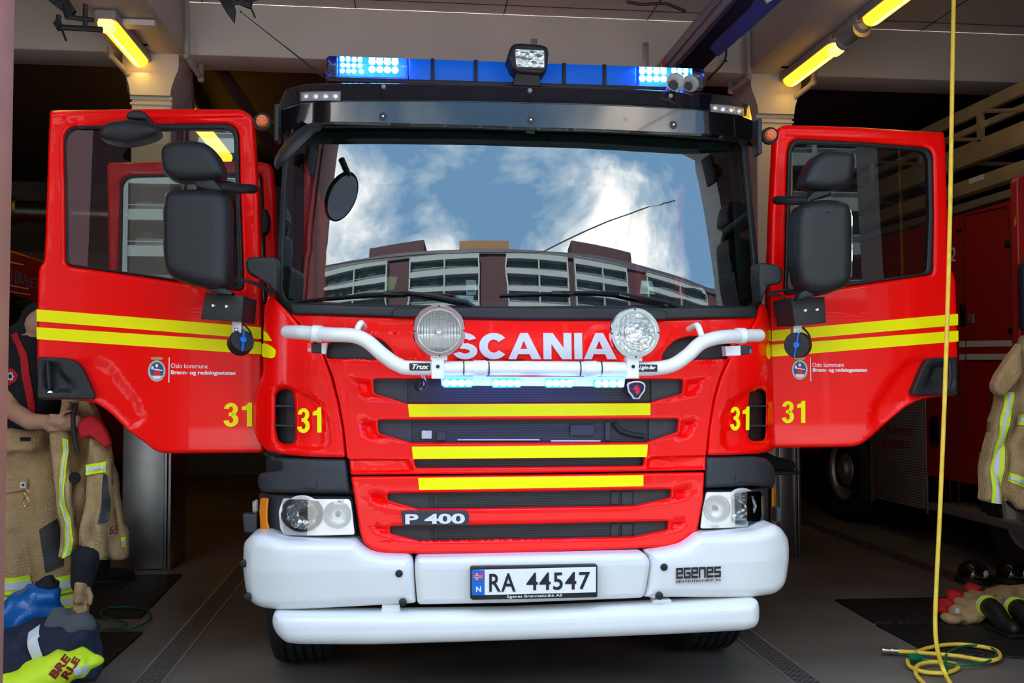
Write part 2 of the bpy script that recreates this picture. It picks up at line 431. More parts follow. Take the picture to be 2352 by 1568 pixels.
def remesh(name, bm, m, parent=None, voxel=0.015, smooth=4, wr=None, label=None):
    """melt overlapping lumps into one continuous skin; wr = (scale, amount) adds folds"""
    me = bpy.data.meshes.new('lump'); bm.to_mesh(me); bm.free(); o = bpy.data.objects.new('lump', me); COL.objects.link(o)
    md = o.modifiers.new('r', 'REMESH'); md.mode = 'VOXEL'; md.voxel_size = voxel
    if smooth: s = o.modifiers.new('s', 'SMOOTH'); s.factor = 0.5; s.iterations = smooth
    bpy.context.view_layer.update()
    me2 = bpy.data.meshes.new_from_object(o.evaluated_get(bpy.context.evaluated_depsgraph_get()))
    bpy.data.objects.remove(o); bpy.data.meshes.remove(me)
    me2.name = name
    if wr:
        nn = [v.normal.copy() for v in me2.vertices]
        for v, n_ in zip(me2.vertices, nn):
            p = v.co * wr[0]
            q = Vector((p.x * 1.0, p.y, p.z * (wr[2] if len(wr) > 2 else 1)))
            h = 1 - abs(noise.noise(q)) * 2 + 0.5 * noise.noise(q * 2.3)
            v.co += n_ * (h - 0.5) * wr[1]
    for p in me2.polygons: p.use_smooth = True
    me2.materials.clear(); me2.materials.append(m)
    o = bpy.data.objects.new(name, me2); COL.objects.link(o); inv_parent(o, parent)
    if label: o['label'] = label
    return o
def limb(bm, pts, rs, n=14, flat=(1, 1)):
    tube(bm, pts, rs, n, True, flat=flat)
    for p, r in zip(pts, rs): ball(bm, p, r * min(flat[0], flat[1]), 2)
    return bm
def ellipse(cx, cy, rx, ry, n=28, rot=0.0):
    return [(cx + rx * math.cos(t) * math.cos(rot) - ry * math.sin(t) * math.sin(rot), cy + rx * math.cos(t) * math.sin(rot) + ry * math.sin(t) * math.cos(rot)) for t in [2 * math.pi * k / n for k in range(n)]]
# ================================================================== THE SETTING
def struct(name, bm, m, parent=None):
    o = obj(name, bm, m, parent)
    if parent is None: o['kind'] = 'structure'
    return o
YB = 3.6                                   # front face of the cross beam
zb = rY(430, 125, YB).z; zc = rY(900, 22, YB).z
struct('floor', bx((-9, -1.1, -0.1), (11, 13, 0)), floorm)
struct('ground', bx((-40, -34, -0.1), (40, -1.1, 0)), groundm)
jx = rY(24, 600, -0.85).x
struct('wall_front', bx((jx - .55, -1.1, 0), (jx - 0.06, -0.8, 3.86)), conc)
struct('wall_lintel', bx((-9, -1.1, 3.86), (11, -0.8, 5.2)), conc)
struct('wall_front_right', bx((2.55, -1.1, 0), (11, -0.8, 3.86)), conc)
struct('wall_front_left', bx((-9, -1.1, 0), (-3.9, -0.8, 3.86)), conc)
b = bmesh.new()
box(b, (jx - 0.055, -1.14, 0), (jx, -0.86, 3.86), bev=0.006); box(b, (jx - 0.05, -0.858, 0), (jx - 0.018, -0.80, 3.86), bev=0.006)
box(b, (jx - 0.09, -1.16, 0), (jx - 0.056, -1.0, 3.86), bev=0.004)
struct('trim_1', b, jambm)
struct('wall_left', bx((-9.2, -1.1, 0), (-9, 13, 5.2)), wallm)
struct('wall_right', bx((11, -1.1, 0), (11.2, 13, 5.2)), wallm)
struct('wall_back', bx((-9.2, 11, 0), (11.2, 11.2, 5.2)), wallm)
# ceiling tiles in front of the beam, dark soffit behind
b = bmesh.new(); box(b, (-9, -0.8, zc), (11, YB + 0.4, zc + 0.2))
struct('ceiling', b, conc)
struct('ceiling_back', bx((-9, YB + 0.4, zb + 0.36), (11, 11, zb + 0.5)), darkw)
tt = bmesh.new()
for k in range(-7, 9): box(tt, (k * 1.2 + .25, -0.8, zc - 0.004), (k * 1.2 + .258, YB, zc))
for k in range(1, 8): box(tt, (-9, -0.8 + k * 0.6, zc - 0.004), (11, -0.792 + k * 0.6, zc))
struct('trim_2', tt, darkw)
struct('wall_beam', bx((-9, YB, zb), (11, YB + 0.4, zc), bev=0.01), conc)
# columns, capitals and the beams that run over them
cols = []
for nm, xa, xb in (('left', rY(302, 210, YB + .05).x, rY(394, 210, YB + .05).x), ('right', rY(1738, 240, YB + .05).x, rY(1820, 240, YB + .05).x)):
    cols.append((xa, xb)); y0 = YB + 0.05
    b = bmesh.new(); w = xb - xa; xm = (xa + xb) / 2
    box(b, (xa, y0, 0), (xb, y0 + 0.4, zb - 0.18), bev=0.012)
    zt = zb; zl = zb - 0.33
    prof = [(w * .5, zl), (w * .52, zl + .06), (w * .60, zl + .14), (w * .68, zl + .20), (w * .70, zl + .24), (w * .70, zt)]
    rows = [[b.verts.new((xm + sx * q, y, z)) for sx, y in ((-1, y0 - .04), (1, y0 - .04), (1, y0 + .44), (-1, y0 + .44))] for q, z in prof]
    for r1, r2 in zip(rows, rows[1:]):
        for k in range(4): b.faces.new((r1[k], r1[(k + 1) % 4], r2[(k + 1) % 4], r2[k]))
    b.faces.new(rows[0][::-1]); b.faces.new(rows[-1])
    box(b, (xm - w * .53, y0 - .012, zl - .03), (xm + w * .53, y0 + .41, zl), bev=0.004)
    box(b, (xm - w * .53, y0 - .012, zl - .07), (xm + w * .53, y0 + .41, zl - .05), bev=0.004)
    struct('wall_column_' + nm, b, conc2)
    struct('wall_beam_' + nm, bx((xm - w * .85, -0.8, zb), (xm + w * .85, YB, zc), bev=0.01), conc)
# steel cladding round the column feet
for i, (xa, xb) in enumerate(cols):
    pa = rY((283, 1785)[i], 1100, YB + .02).x; pb = rY((397, 1833)[i], 1100, YB + .02).x
    b = bmesh.new(); box(b, (pa, YB - .02, 0), (pb - .05, YB + .5, 1.25), bev=0.01)
    box(b, (pb - .055, YB - .035, 0), (pb - .03, YB + .5, 1.25), bev=0.004); box(b, (pb - .025, YB - .035, 0), (pb, YB + .5, 1.25), bev=0.004)
    o = obj('column_cladding', b, steel)
    tag(o, ('tall brushed steel cladding round the column foot behind the left cab door', 'brushed steel cladding round the column foot, seen beside the right headlamp')[i], 'cladding')
    o['kind'] = 'structure'; o.name = ('trim_3', 'trim_4')[i]
# floor drains
for i, (x, lab) in enumerate(((rZ(440, 1450).x, 'slotted steel floor drain left of the fire engine'), (rZ(1780, 1512).x, 'slotted steel floor drain right of the fire engine'), (rZ(2202, 1330).x, 'dark slotted floor drain beside the ladder truck'))):
    t = thing('floor_drain', lab, 'drain', (x, 2, 0))
    b = bmesh.new(); box(b, (x - .075, -1.1, 0), (x - .06, 9, .006)); box(b, (x + .06, -1.1, 0), (x + .075, 9, .006)); obj('drain_frame', b, galv if i < 2 else darkw, t)
    obj('grating', bx((x - .06, -1.1, 0), (x + .06, 9, .004)), gratem if i < 2 else darkw, t)
# pipes on the columns
def pipe(pts, r, lab, m=None, cat='pipe', name='wall_pipe', group=None):
    b = bmesh.new(); pp = [rY(a, c, y) for a, c, y in pts]; out = []
    for i, p in enumerate(pp):
        if 0 < i < len(pp) - 1:
            a = (pp[i - 1] - p); c = (pp[i + 1] - p); q = min(0.07, a.length * .4, c.length * .4); s = p + a.normalized() * q; e_ = p + c.normalized() * q
            out += [s * (1 - t) ** 2 + p * 2 * t * (1 - t) + e_ * t * t for t in (0, .25, .5, .75, 1)]
        else: out.append(p)
    tube(b, out, r, 12)
    for p in (pp[1:-1]): ball(b, p + Vector((0, 0, .0)), r * 1.25, 2)
    return tag(obj(name, b, m or pipe_m), lab, cat, group)
pipe([(428, -30, 3.45), (430, 128, 3.45), (462, 182, 3.7), (462, 150, 3.8)], .022, 'painted downpipe bending beside the left column capital')
pipe([(252, 108, 3.45), (254, 128, 3.45), (292, 168, 3.6), (296, 172, 3.9)], .022, 'short painted pipe on the left side of the left column capital')
pipe([(1718, 60, 3.45), (1720, 178, 3.45), (1678, 210, 3.7), (1676, 190, 3.8)], .022, 'painted downpipe bending beside the right column capital')
pipe([(1870, 150, 3.45), (1869, 190, 3.45), (1828, 222, 3.6)], .022, 'short painted pipe on the right side of the right column capital')
pipe([(1668, 70, 3.5), (1668, 140, 3.5), (1628, 180, 3.6), (1626, 184, 3.75)], .008, 'thin dark conduit bending down from the beam near the rail', blackst)
pipe([(1870, 200, 4.1), (1870, 226, 4.1), (1836, 226, 4.1)], .008, 'thin dark conduit behind the right column', blackst)
for k, (a, c, y) in enumerate(((325, 92, 3.4), (1806, 148, 3.4))):
    p = rY(a, c, y); b = bmesh.new(); box(b, (p.x - .05, y - .03, p.z), (p.x + .05, y + .03, zb), bev=.004); box(b, (p.x - .07, y - .05, p.z + .03), (p.x + .07, y + .05, p.z + .045))
    tag(obj('lamp_bracket', b, galv), ('grey bracket under the left lamp beam', 'grey bracket under the right lamp beam')[k], 'bracket')
for k, (a, c) in enumerate(((1482, 120), (1226, 100))):
    p = rY(a, c, YB); h = rY(a, c - (22 if k == 0 else 10), YB).z
    b = bx((p.x - .025, YB - .012, zb - .02), (p.x + .025, YB, h), bev=.003); ball(b, (p.x, YB - .014, h - .03), .007, 1)
    tag(obj('steel_strap', b, galv), ('grey steel strap screwed to the cross beam beside the overhead rail', 'grey steel strap on the cross beam above the searchlight')[k], 'strap')
# yellow tube lamps
def tube_lamp(x, y0, y1, z, lab, lit=True):
    t = thing('tube_lamp', lab, 'lamp', (x, y0, z))
    b = bmesh.new(); box(b, (x - .075, y0 - .02, z + .02), (x + .075, y1 + .02, z + .085), bev=.015); obj('lamp_housing', b, lampbody, t)
    b = bmesh.new(); n = 10; rows = []
    L_ = y1 - y0
    for y, s in ((0, .3), (.012, .7), (.04, .95), (.08, 1), (L_ - .08, 1), (L_ - .04, .95), (L_ - .012, .7), (L_, .3)):
        rows.append([b.verts.new((x - .065 * s * math.cos(math.pi * k / n), y0 + y, z + .02 - .062 * s * math.sin(math.pi * k / n))) for k in range(n + 1)])
    for a, c in zip(rows, rows[1:]):
        for k in range(n): b.faces.new((a[k], a[k + 1], c[k + 1], c[k]))
    b.faces.new(rows[0]); b.faces.new(rows[-1][::-1])
    obj('diffuser', b, tube_y if lit else lampbody, t)
    if lit:
        obj('tube_end', tube(bmesh.new(), [(x, y0 - .002, z - .01), (x, y0 + .07, z - .01)], .054, 14), lampend, t)
        obj('lit_tube', tube(bmesh.new(), [(x, y0 + .10, z - .036), (x, y1 - .08, z - .036)], .011, 10), tube_c, t)
        ld = bpy.data.lights.new('tube_light', 'AREA'); ld.shape = 'RECTANGLE'; ld.size = .1; ld.size_y = L_; ld.energy = 0.7; ld.color = (1, .62, .15)
        lo = bpy.data.objects.new('tube_light', ld); COL.objects.link(lo); lo.location = (x, (y0 + y1) / 2, z - .06); inv_parent(lo, t)
        lo['kind'] = 'light'
    else:
        for yy in (y0 + .05, y1 - .05): obj('end_ring', tube(bmesh.new(), [(x, yy - .01, z - .0), (x, yy + .01, z - .0)], .07, 16), galv, t)
zl = zb - .09
a = rZ(230, 50, zl); c = rZ(335, 148, zl)
tube_lamp((a.x + c.x) / 2, a.y, c.y, zl, 'yellow lit tube lamp under the beam above the left cab door')
b_ = rZ(225, 50, zl)
tube_lamp((a.x + c.x) / 2, a.y - 2.0, a.y - .85, zl, 'yellow tube lamp in front of the left one, above the picture', True)
a = rZ(1935, 105, zl); c = rZ(1803, 192, zl); xr = (a.x + c.x) / 2
tube_lamp(xr, a.y, c.y, zl, 'yellow lit tube lamp above the right cab door, nearest the column')
d = rZ(1982, 52, zl)
tube_lamp(xr, a.y - .42, a.y - .06, zl, 'unlit clear end section between the two right tube lamps', False)
tube_lamp(xr, d.y - 1.2, d.y, zl, 'yellow lit tube lamp running off the top edge of the picture')
# yellow lamp far back left, seen past the crew door
p1, p2 = rY(412, 232, 4.9), rY(520, 362, 8.2)
t = thing('tube_lamp', 'yellow lit tube lamp far back, seen above and through the left cab door', 'lamp', p1)
obj('diffuser', tube(bmesh.new(), [p1, p2], .075, 14), tube_y, t)
ba = Vector((0, 0, .07)); obj('lamp_housing', tube(bmesh.new(), [p1 + ba, p2 + ba], .07, 8), lampbody, t)
# overhead rail
xa = rZ(1690, 0, zb - .2).x; xb = rZ(1772, 0, zb - .2).x; z0 = zb - .2
t = thing('overhead_rail', 'long violet grey rail hanging under the ceiling above the light bar', 'rail', (xa, 0, z0))
b = bmesh.new(); box(b, (xa, -0.7, z0 + .03), (xb - .03, YB - .03, z0 + .2), bev=.01); box(b, (xa - .012, -.7, z0 + .10), (xa + .01, YB - .03, z0 + .13)); obj('rail_body', b, railm, t)
b = bmesh.new(); box(b, (xa + .01, -0.7, z0), (xb, YB - .03, z0 + .03), bev=.004); obj('rail_underside', b, navym, t)
for y in (0.3, 1.9): obj('hanger', bx((xa + .1, y, z0 + .2), (xa + .13, y + .05, zc)), galv, t)
q = rX(1517, 128, xa - .013)
b = bx((xa - .018, q.y - .14, z0 + .045), (xa - .012, q.y + .14, z0 + .16)); obj('warning_sticker', b, mat('sticker_red', (.6, .03, .05), .5), t)
for dy in (-.06, .02): obj('sticker_print', bx((xa - .0195, q.y + dy, z0 + .06), (xa - .018, q.y + dy + .03, z0 + .145)), wtext, t)
p = rY(1750, 15, 1.0)
t2 = thing('rail_end_fitting', 'dark blue fitting with a riveted steel plate at the top edge beside the rail', 'bracket', p)
b = bmesh.new(); tube(b, [p + Vector((-.16, .35, -.14)), p + Vector((-.02, .12, -.02)), p + Vector((.10, -.1, .12))], [.05, .06, .09], 4); obj('fitting_body', b, navym, t2)
b = bx((p.x - .05, .84, p.z - .02), (p.x + .05, .86, p.z + .03), Matrix.Rotation(R(-32), 3, 'Y')); obj('plate', b, galv, t2)
obj('rivet', ball(bmesh.new(), (p.x - .028, .838, p.z - .012), .008, 1), chrome, t2); obj('rivet', ball(bmesh.new(), (p.x + .028, .838, p.z + .022), .008, 1), chrome, t2)
# folding door gear at the top edge
def armset(lab, y, items, name='door_gear'):
    o0 = rY(items[0][1][0][0], items[0][1][0][1], y); t = thing(name, lab, 'door gear', o0)
    for nm, pts, th in items:
        b = bmesh.new(); P = [rY(a, c, y) for a, c in pts]
        if nm == 'plate': 
            b = sheet([Vector((p.x, p.z)) for p in P], [], y, .03, None, .003)
        else: tube(b, P, th, 6)
        obj(nm, b, blackst, t)
armset('black folding door gear hanging at the top left edge by the tube lamp', .6, [
    ('plate', [(105, -5), (155, -5), (172, 22), (160, 38), (140, 22)], 0), ('arm', [(150, 38), (215, 46)], .012), ('arm', [(130, 62), (235, 68)], .014),
    ('link', [(196, 10), (196, 66)], .012), ('link', [(135, 35), (133, 62)], .012), ('bracket', [(150, 10), (158, 40)], .02), ('point', [(140, 62), (152, 93)], .006), ('pivot', [(130, 50), (140, 66)], .02)])
armset('black folding door gear hanging at the top edge above the aerial', .6, [
    ('plate', [(500, -5), (532, -5), (540, 20), (537, 51), (518, 25)], 0), ('arm', [(532, 8), (590, -4)], .012), ('pivot', [(553, 2), (577, 12)], .022), ('point', [(575, 14), (586, 41)], .005)])
b = tube(bmesh.new(), [rY(1440, 4, 2.2), rY(1470, 10, 2.2), rY(1530, 8, 2.2), rY(1575, 26, 2.2)], .011, 8)
tag(obj('ceiling_cable', b, blackst), 'black cable looping under the ceiling at the top edge', 'cable')
p = rY(330, 62, 2.9); tag(obj('cable_tray', bx((p.x - .12, 2.8, p.z - .02), (p.x + .10, 2.9, p.z + .02)), conc2), 'short pale tray under the ceiling beside the left lamp', 'tray')
# back left: wall pipes and a big steel duct
for i, z in enumerate((2.45, 2.75, 3.0)):
    b = tube(bmesh.new(), [(-9, 10.8, z), (-1.2, 10.8, z)], .05, 10)
    tag(obj('wall_pipe', b, pipe_m), ('lowest', 'middle', 'topmost')[i] + ' of three long pipes on the dim back wall', 'pipe')
q = rY(40, 485, 7.0)
b = lathe(bmesh.new(), [(0, 0), (.05, 0), (.06, .02), (.13, .02), (.16, .05), (.16, .1), (.12, .12), (.12, 2.4)], (q.x - .12, 7, q.z), (1, .1, 0))
tag(obj('steel_duct', b, steel), 'round steel duct lying high in the dim left bay', 'duct')
tag(obj('wall_panel', bx((-9, 7.3, 1.9), (-3.8, 7.4, 2.9)), wallm), 'dim beige panel wall high in the left bay', 'panel')
q = rY(505, 420, 9.0)
# pipe elbow above the left column (grey hood)
q = rY(440, 178, 4.25) - Vector((0, 0, .06))
b = tube(bmesh.new(), [q + Vector((-.5, 0, .0)), q + Vector((-.1, 0, .02)), q + Vector((-.12, .2, -.3))], [.16, .17, .12], 8)
tag(obj('air_duct', b, pipe_m), 'dull grey duct bending down behind the left column', 'duct')
b = tube(bmesh.new(), [rY(500, 150, 4.3), rY(640, 360, 6.2)], .06, 8)
tag(obj('ceiling_pipe', b, darkw), 'dark pipe running back under the soffit left of the cab roof', 'pipe')

# ------------------------------------------------------------------ the flats across the street (seen mirrored in the glass)
bal_m = mat('balcony_white', (0.13, 0.155, 0.155), 0.7); bal_g = mat('balcony_glass', (0.35, 0.42, 0.42), 0.3); brick = mat('maroon_cladding', (0.02, 0.002, 0.005), 0.8); dkr = mat('roof_fascia', (0.02, 0.02, 0.03), 0.6); ochre = mat('ochre_fascia', (0.10, 0.045, 0.01), 0.7)
flt = mat('recessed_facade', (0.035, 0.05, 0.052), 0.7, vary=(.5, .5)); winm = mat('flat_window', (0.05, 0.06, 0.07), 0.1)
t = thing('apartment_building', 'pale balconied apartment block mirrored in the windscreen', 'building', (0, -79, 0))
YF = -77.0; FH = 3.05; NF = 11
ST = NF * FH + .4
obj('wall', bx((-100, YF - 8, 0), (100, YF - 1.3, ST)), brick, t)
obj('roof', bx((-97, YF - 8, ST), (97, YF - .9, ST + 1.3)), dkr, t)
obj('penthouse', bx((-38, YF - 6, ST + 1.2), (-20, YF - 1.5, ST + 3.6)), brick, t)
obj('penthouse', bx((26, YF - 6, ST + 1.2), (48, YF - 1.5, ST + 4.2)), brick, t)
obj('roof_room', bx((-9, YF - 5, ST + 1.2), (6, YF - 1.2, ST + 2.8)), ochre, t)
for xa_, xb_ in ((-90, -61), (-54, -31), (-24, -3), (5, 24), (26, 45), (53, 84)):
    obj('recess', bx((xa_, YF - 1.35, 0), (xb_, YF - 1.25, ST)), flt, t)
    for k in range(4, NF + 1):
        z = k * FH - .6
        b = bmesh.new(); box(b, (xa_, YF - 1.3, z - .16), (xb_, YF, z + .05)); box(b, (xa_, YF - .06, z + .05), (xb_, YF, z + .75)); box(b, (xa_, YF - .04, z + 1.05), (xb_, YF + .01, z + 1.12))
        bb = obj('balcony', b, bal_m, t)
        for x in range(int(xa_) + 1, int(xb_) - 3, 5): obj('window', bx((x, YF - 1.26, z + .1), (x + random.choice((1.2, 2.6, 3.4)), YF - 1.2, z + 2.1)), winm, bb)
    for x in (xa_, (xa_ + xb_) / 2, xb_ - .45): obj('divider', bx((x, YF - 1.3, 0), (x + .45, YF + .05, ST - .3)), bal_m, t)
# street wire
b = bmesh.new(); tube(b, [(-16, -15, 8.6), (-2, -15, 8.3), (3, -15, 8.4), (14, -14, 12)], .03, 6)
tag(obj('street_wire', b, blackst), 'thin overhead street wire mirrored in the windscreen', 'wire')
# ================================================================== THE FIRE ENGINE
T = thing('fire_engine', 'red fire engine facing out of the garage with both cab doors wide open', 'fire engine', (0, 1.5, 0))
def F(x, z):
    ax = max(0, abs(x) - .82)
    return .06 + .05 * (z - .8) + .03 * x * x + .75 * ax * ax + 3 * max(0, ax - .28) ** 2
def Bf(x, z):
    ax = max(0, abs(x) - .95)
    return -.03 + .02 * x * x + .8 * ax * ax + 3 * max(0, ax - .2) ** 2
def Wf(x, z): return .125 + .15 * (z - 1.8) + .06 * (z - 2.2) ** 2 + .14 * x * x
def Vl(x, z):
    ax = max(0, abs(x) - .85)
    return .165 + .10 * (z - 2.65) + .115 * x * x + .8 * ax * ax
def Vu(x, z): return Vl(x, z) - .008 + .60 * max(0, z - 2.73)
def offs(f, d): return lambda x, z: f(x, z) + d
C = lambda pts, s, ox, oy: [(ox + a / s, oy + b / s) for a, b in pts]   # zoomed-crop coordinates -> picture
c1 = lambda *p: C(p, 3.5636, 540, 620); c2 = lambda *p: C(p, 3.5636, 1180, 620)
c3 = lambda *p: C(p, 3.1364, 540, 1020); c4 = lambda *p: C(p, 3.1364, 1180, 1020)
k5 = lambda *p: C(p, 2.8, 0, 500); k1 = lambda *p: C(p, 2.94, 0, 0)
k4 = lambda *p: C(p, 3.128, 1600, 0); k7 = lambda *p: C(p, 2.347, 1750, 900); k8 = lambda *p: C(p, 2.613, 1700, 400)

def digits(s_):
    out = []; x = 0
    for ch in s_:
        if ch == '1': out.append([(x + 2.6, 0), (x + 4.6, 0), (x + 4.6, 10), (x + 3.1, 10), (x + 2.4, 8.9), (x + .6, 8.3), (x + .6, 6.9), (x + 2.6, 6.9)]); x += 5.2
        else:
            def arc(cx, cy, rx, ry, t, a0, a1, n=16):
                for k in range(n):
                    b0 = a0 + (a1 - a0) * k / n; b1 = a0 + (a1 - a0) * (k + 1) / n
                    out.append([(cx + rx * math.cos(b0), cy + ry * math.sin(b0)), (cx + (rx - t) * math.cos(b0), cy + (ry - t * .8) * math.sin(b0)), (cx + (rx - t) * math.cos(b1), cy + (ry - t * .8) * math.sin(b1)), (cx + rx * math.cos(b1), cy + ry * math.sin(b1))])
            arc(x + 2.9, 7.35, 2.7, 2.65, 1.9, R(175), R(-75)); arc(x + 2.9, 2.85, 2.95, 2.85, 2.0, R(80), R(-175)); out.append([(x + 2.0, 4.5), (x + 3.6, 4.4), (x + 3.6, 6.0), (x + 2.0, 5.9)]); x += 6.6
    return out
# ---- bumper
bl = c3((50, 720), (110, 660), (200, 655), (280, 680), (360, 700), (860, 705), (900, 742), (960, 785), (1040, 808), (1245, 815), (1277, 835), (1288, 880), (1306, 1160), (1280, 1168), (1060, 1180), (700, 1200), (300, 1215), (180, 1200), (100, 1160), (60, 1060), (43, 900))
bc = c3((1310, 820),) + c4((950, 785), (985, 838), (990, 870), (966, 1060), (945, 1121), (0, 1158)) + c3((1313, 1170), (1292, 885))
br = c4((970, 785), (1130, 760), (1230, 735), (1300, 690), (1340, 655), (1760, 630), (1830, 600), (1900, 582), (1950, 610), (1995, 680), (2003, 740), (2003, 850), (1990, 1000), (1960, 1060), (1900, 1100), (1750, 1122), (980, 1120), (955, 1119), (976, 1060), (995, 870), (990, 820))
for nm, pl, lab in (('bumper_corner', bl, 'white bumper corner under the left headlamp'), ('bumper_corner', br, 'white bumper corner under the right headlamp'), ('bumper_middle', bc, None)):
    panel(nm, pl, Bf, white, T, thick=.22, cell=.05, pillow=.05 if nm == 'bumper_corner' else .03, r=.02, label=lab, extra=lambda x, z: .10 * max(0, z - .87) + .12 * max(0, .66 - z))
bolts = c3((1181, 930), (1208, 1140), (62, 860), (88, 1100)) + c4((1083, 884), (1051, 1093))
for q in bolts:
    p = rS(q[0], q[1], offs(Bf, .0)); o = lathe(bmesh.new(), [(0, -.012), (.007, -.012), (.009, -.006), (.016, -.003), (.018, .01)], p, (0, 1, 0), 14); obj('bolt', o, blkpl, T)
low = [(622, 1425), (626, 1411), (640, 1409), (850, 1412), (1180, 1407), (1560, 1390), (1735, 1378), (1748, 1382), (1752, 1400), (1751, 1430), (1742, 1445), (1720, 1452), (1560, 1461), (1180, 1476), (850, 1486), (690, 1485), (655, 1482), (632, 1462), (622, 1440)]
panel('lower_bar', low, offs(Bf, -.02), white, T, thick=.13, cell=.05, pillow=.055, r=.02, bulge=.9)
for q in (((878, 1388), (918, 1388), (922, 1422), (872, 1424)), ((1500, 1378), (1542, 1376), (1550, 1404), (1500, 1406))):
    panel('bar_bracket', q, offs(Bf, .05), white, T, thick=.05, pillow=.006, r=.006)
# number plate
pq = c3((1695, 890), (1705, 883)) + c4((595, 867), (604, 875), (604, 1095), (596, 1103)) + c3((1712, 1122), (1696, 1112))
fr_ = panel('number_plate', pq, offs(Bf, -.035), blkpl, T, thick=.03, cell=.1, pillow=.004)
PL = offs(Bf, -.036)
pin = c3((1704, 905),) + c4((592, 882), (592, 1065)) + c3((1706, 1087),)
decal('plate_face', pin, PL, wtext, fr_, -.004, cell=.1)
decal('blue_band', c3((1704, 905), (1797, 906), (1797, 1087), (1706, 1087)), PL, bluev, fr_, -.007, cell=.1)
redv = mat('red_vinyl', (.75, .02, .05), .5)
decal('flag', c3((1718, 930), (1786, 929), (1786, 976), (1718, 978)), PL, redv, fr_, -.0085, cell=.1)
for pp, m_, o_ in (((1736, 929, 1750, 978), wtext, -.010), ((1718, 947, 1786, 960), wtext, -.010), ((1740, 929, 1746, 978), bluev, -.0115), ((1718, 950, 1786, 957), bluev, -.0115)):
    a, b_, c_, d_ = pp; decal('flag_cross', c3((a, b_), (c_, b_), (c_, d_), (a, d_)), PL, m_, fr_, o_, cell=.1)
lettering('lettering', 'N', c3((1735, 1022), (1771, 1021), (1771, 1060), (1735, 1060)), onf(PL), wtext, fr_, bold=.03, off=(0, -.009, 0))
for s, q in (('RA', c3((1830, 930), (2020, 926), (2020, 1058), (1830, 1060))), ('44547', c4((90, 924), (548, 915), (545, 1042), (92, 1052)))):
    lettering('lettering', s, q, onf(PL), btext, fr_, bold=.012, spacing=1.12, off=(0, -.007, 0))
lettering('lettering', 'Egenes Brannteknikk AS', c3((1960, 1086),) + c4((348, 1076), (348, 1100)) + c3((1960, 1111),), onf(PL), wtext, fr_, off=(0, -.005, 0))
# EGENES mark: block letters
G = {'E': ["#####", "#...#", "#####", "#....", "#####"], 'G': ["#####", "#....", "#.###", "#...#", "#####"], 'N': ["#####", "#...#", "#...#", "#...#", "#...#"], 'S': ["#####", "#....", "#####", "....#", "#####"]}
sh = []; x = 0
for ch in 'EGENES':
    for r_, row in enumerate(G[ch]):
        for k, c_ in enumerate(row):
            if c_ == '#': sh.append([(x + k * 1.0, 5 - r_ - 1), (x + k + 1.0, 5 - r_ - 1), (x + k + 1.0, 5 - r_), (x + k, 5 - r_)])
    x += 5.7
lettering('lettering', '', c4((1170, 890), (1490, 878), (1490, 955), (1170, 968)), onf(Bf), btext, T, off=(0, -.004, 0), shapes=sh)
lettering('lettering', 'BRANNTEKNIKK AS', c4((1170, 980), (1490, 967), (1490, 984), (1170, 998)), onf(Bf), btext, T, off=(0, -.004, 0))

# ---- lower grille panel
s4 = c3((1100, 355),) + c4((1138, 325), (1138, 382), (1125, 390), (872, 445)) + c3((1325, 468), (1302, 463), (1105, 408), (1097, 395))
s5 = c3((1118, 592),) + c4((1118, 555), (1116, 612), (1105, 620), (870, 670)) + c3((1330, 700), (1310, 694), (1125, 648), (1116, 636))
lowp = c3((833, 234),) + c4((1378, 202), (1368, 400), (1330, 600), (1318, 640), (1290, 685), (1220, 722), (1130, 738), (900, 752), (0, 783)) + c3((1290, 790), (1090, 783), (1010, 772), (960, 745), (925, 710), (900, 640), (865, 420))
sc4 = c3((940, 330), (1100, 352), (1100, 400), (1310, 470), (1200, 480), (1000, 440), (955, 400)); sc4r = c4((1290, 290), (1140, 322), (1138, 385), (925, 440), (1080, 440), (1250, 400), (1280, 350))
sc5 = c3((965, 565), (1118, 590), (1118, 640), (1330, 705), (1200, 700), (1020, 650), (985, 610)); sc5r = c4((1265, 530), (1118, 553), (1116, 615), (925, 668), (1060, 665), (1210, 620), (1250, 580))
LP_ = panel('lower_grille', lowp, F, red, T, thick=.03, cell=.02, pillow=.012, r=.01, holes=[s4, s5], hr=.012,
      rec=[(sc4, .035, .04), (sc4r, .035, .04), (sc5, .035, .04), (sc5r, .035, .04)])
big = lambda a, b_, c_, d_: [(a, b_), (c_, b_), (c_, d_), (a, d_)]
panel('grille_mesh', [(880, 1120), (1555, 1112), (1545, 1245), (885, 1255)], offs(F, .045), gmesh, LP_, thick=.01, pillow=0, cell=.1)
# radiator ends seen behind the mesh
for (a, b_, c_, d_) in ((998, 1130, 1004, 1166), (1404, 1128, 1420, 1158), (1428, 1128, 1452, 1160), (998, 1207, 1004, 1243), (1404, 1203, 1420, 1232), (1428, 1203, 1452, 1234)):
    panel('radiator_bracket', big(a, b_, c_, d_), offs(F, .036), grypl, LP_, thick=.01, pillow=.002)
# badge P 400
bg_ = panel('model_badge', c3((1195, 492), (1205, 480), (1660, 478), (1683, 500), (1684, 560), (1672, 584), (1225, 588), (1208, 575)), offs(F, -.014), grypl, LP_, thick=.02, pillow=.004, r=.004)
lettering('lettering', 'P 400', c3((1226, 502), (1655, 497), (1655, 571), (1226, 576)), onf(offs(F, -.014)), letsil, bg_, bold=.035, off=(0, -.004, 0))

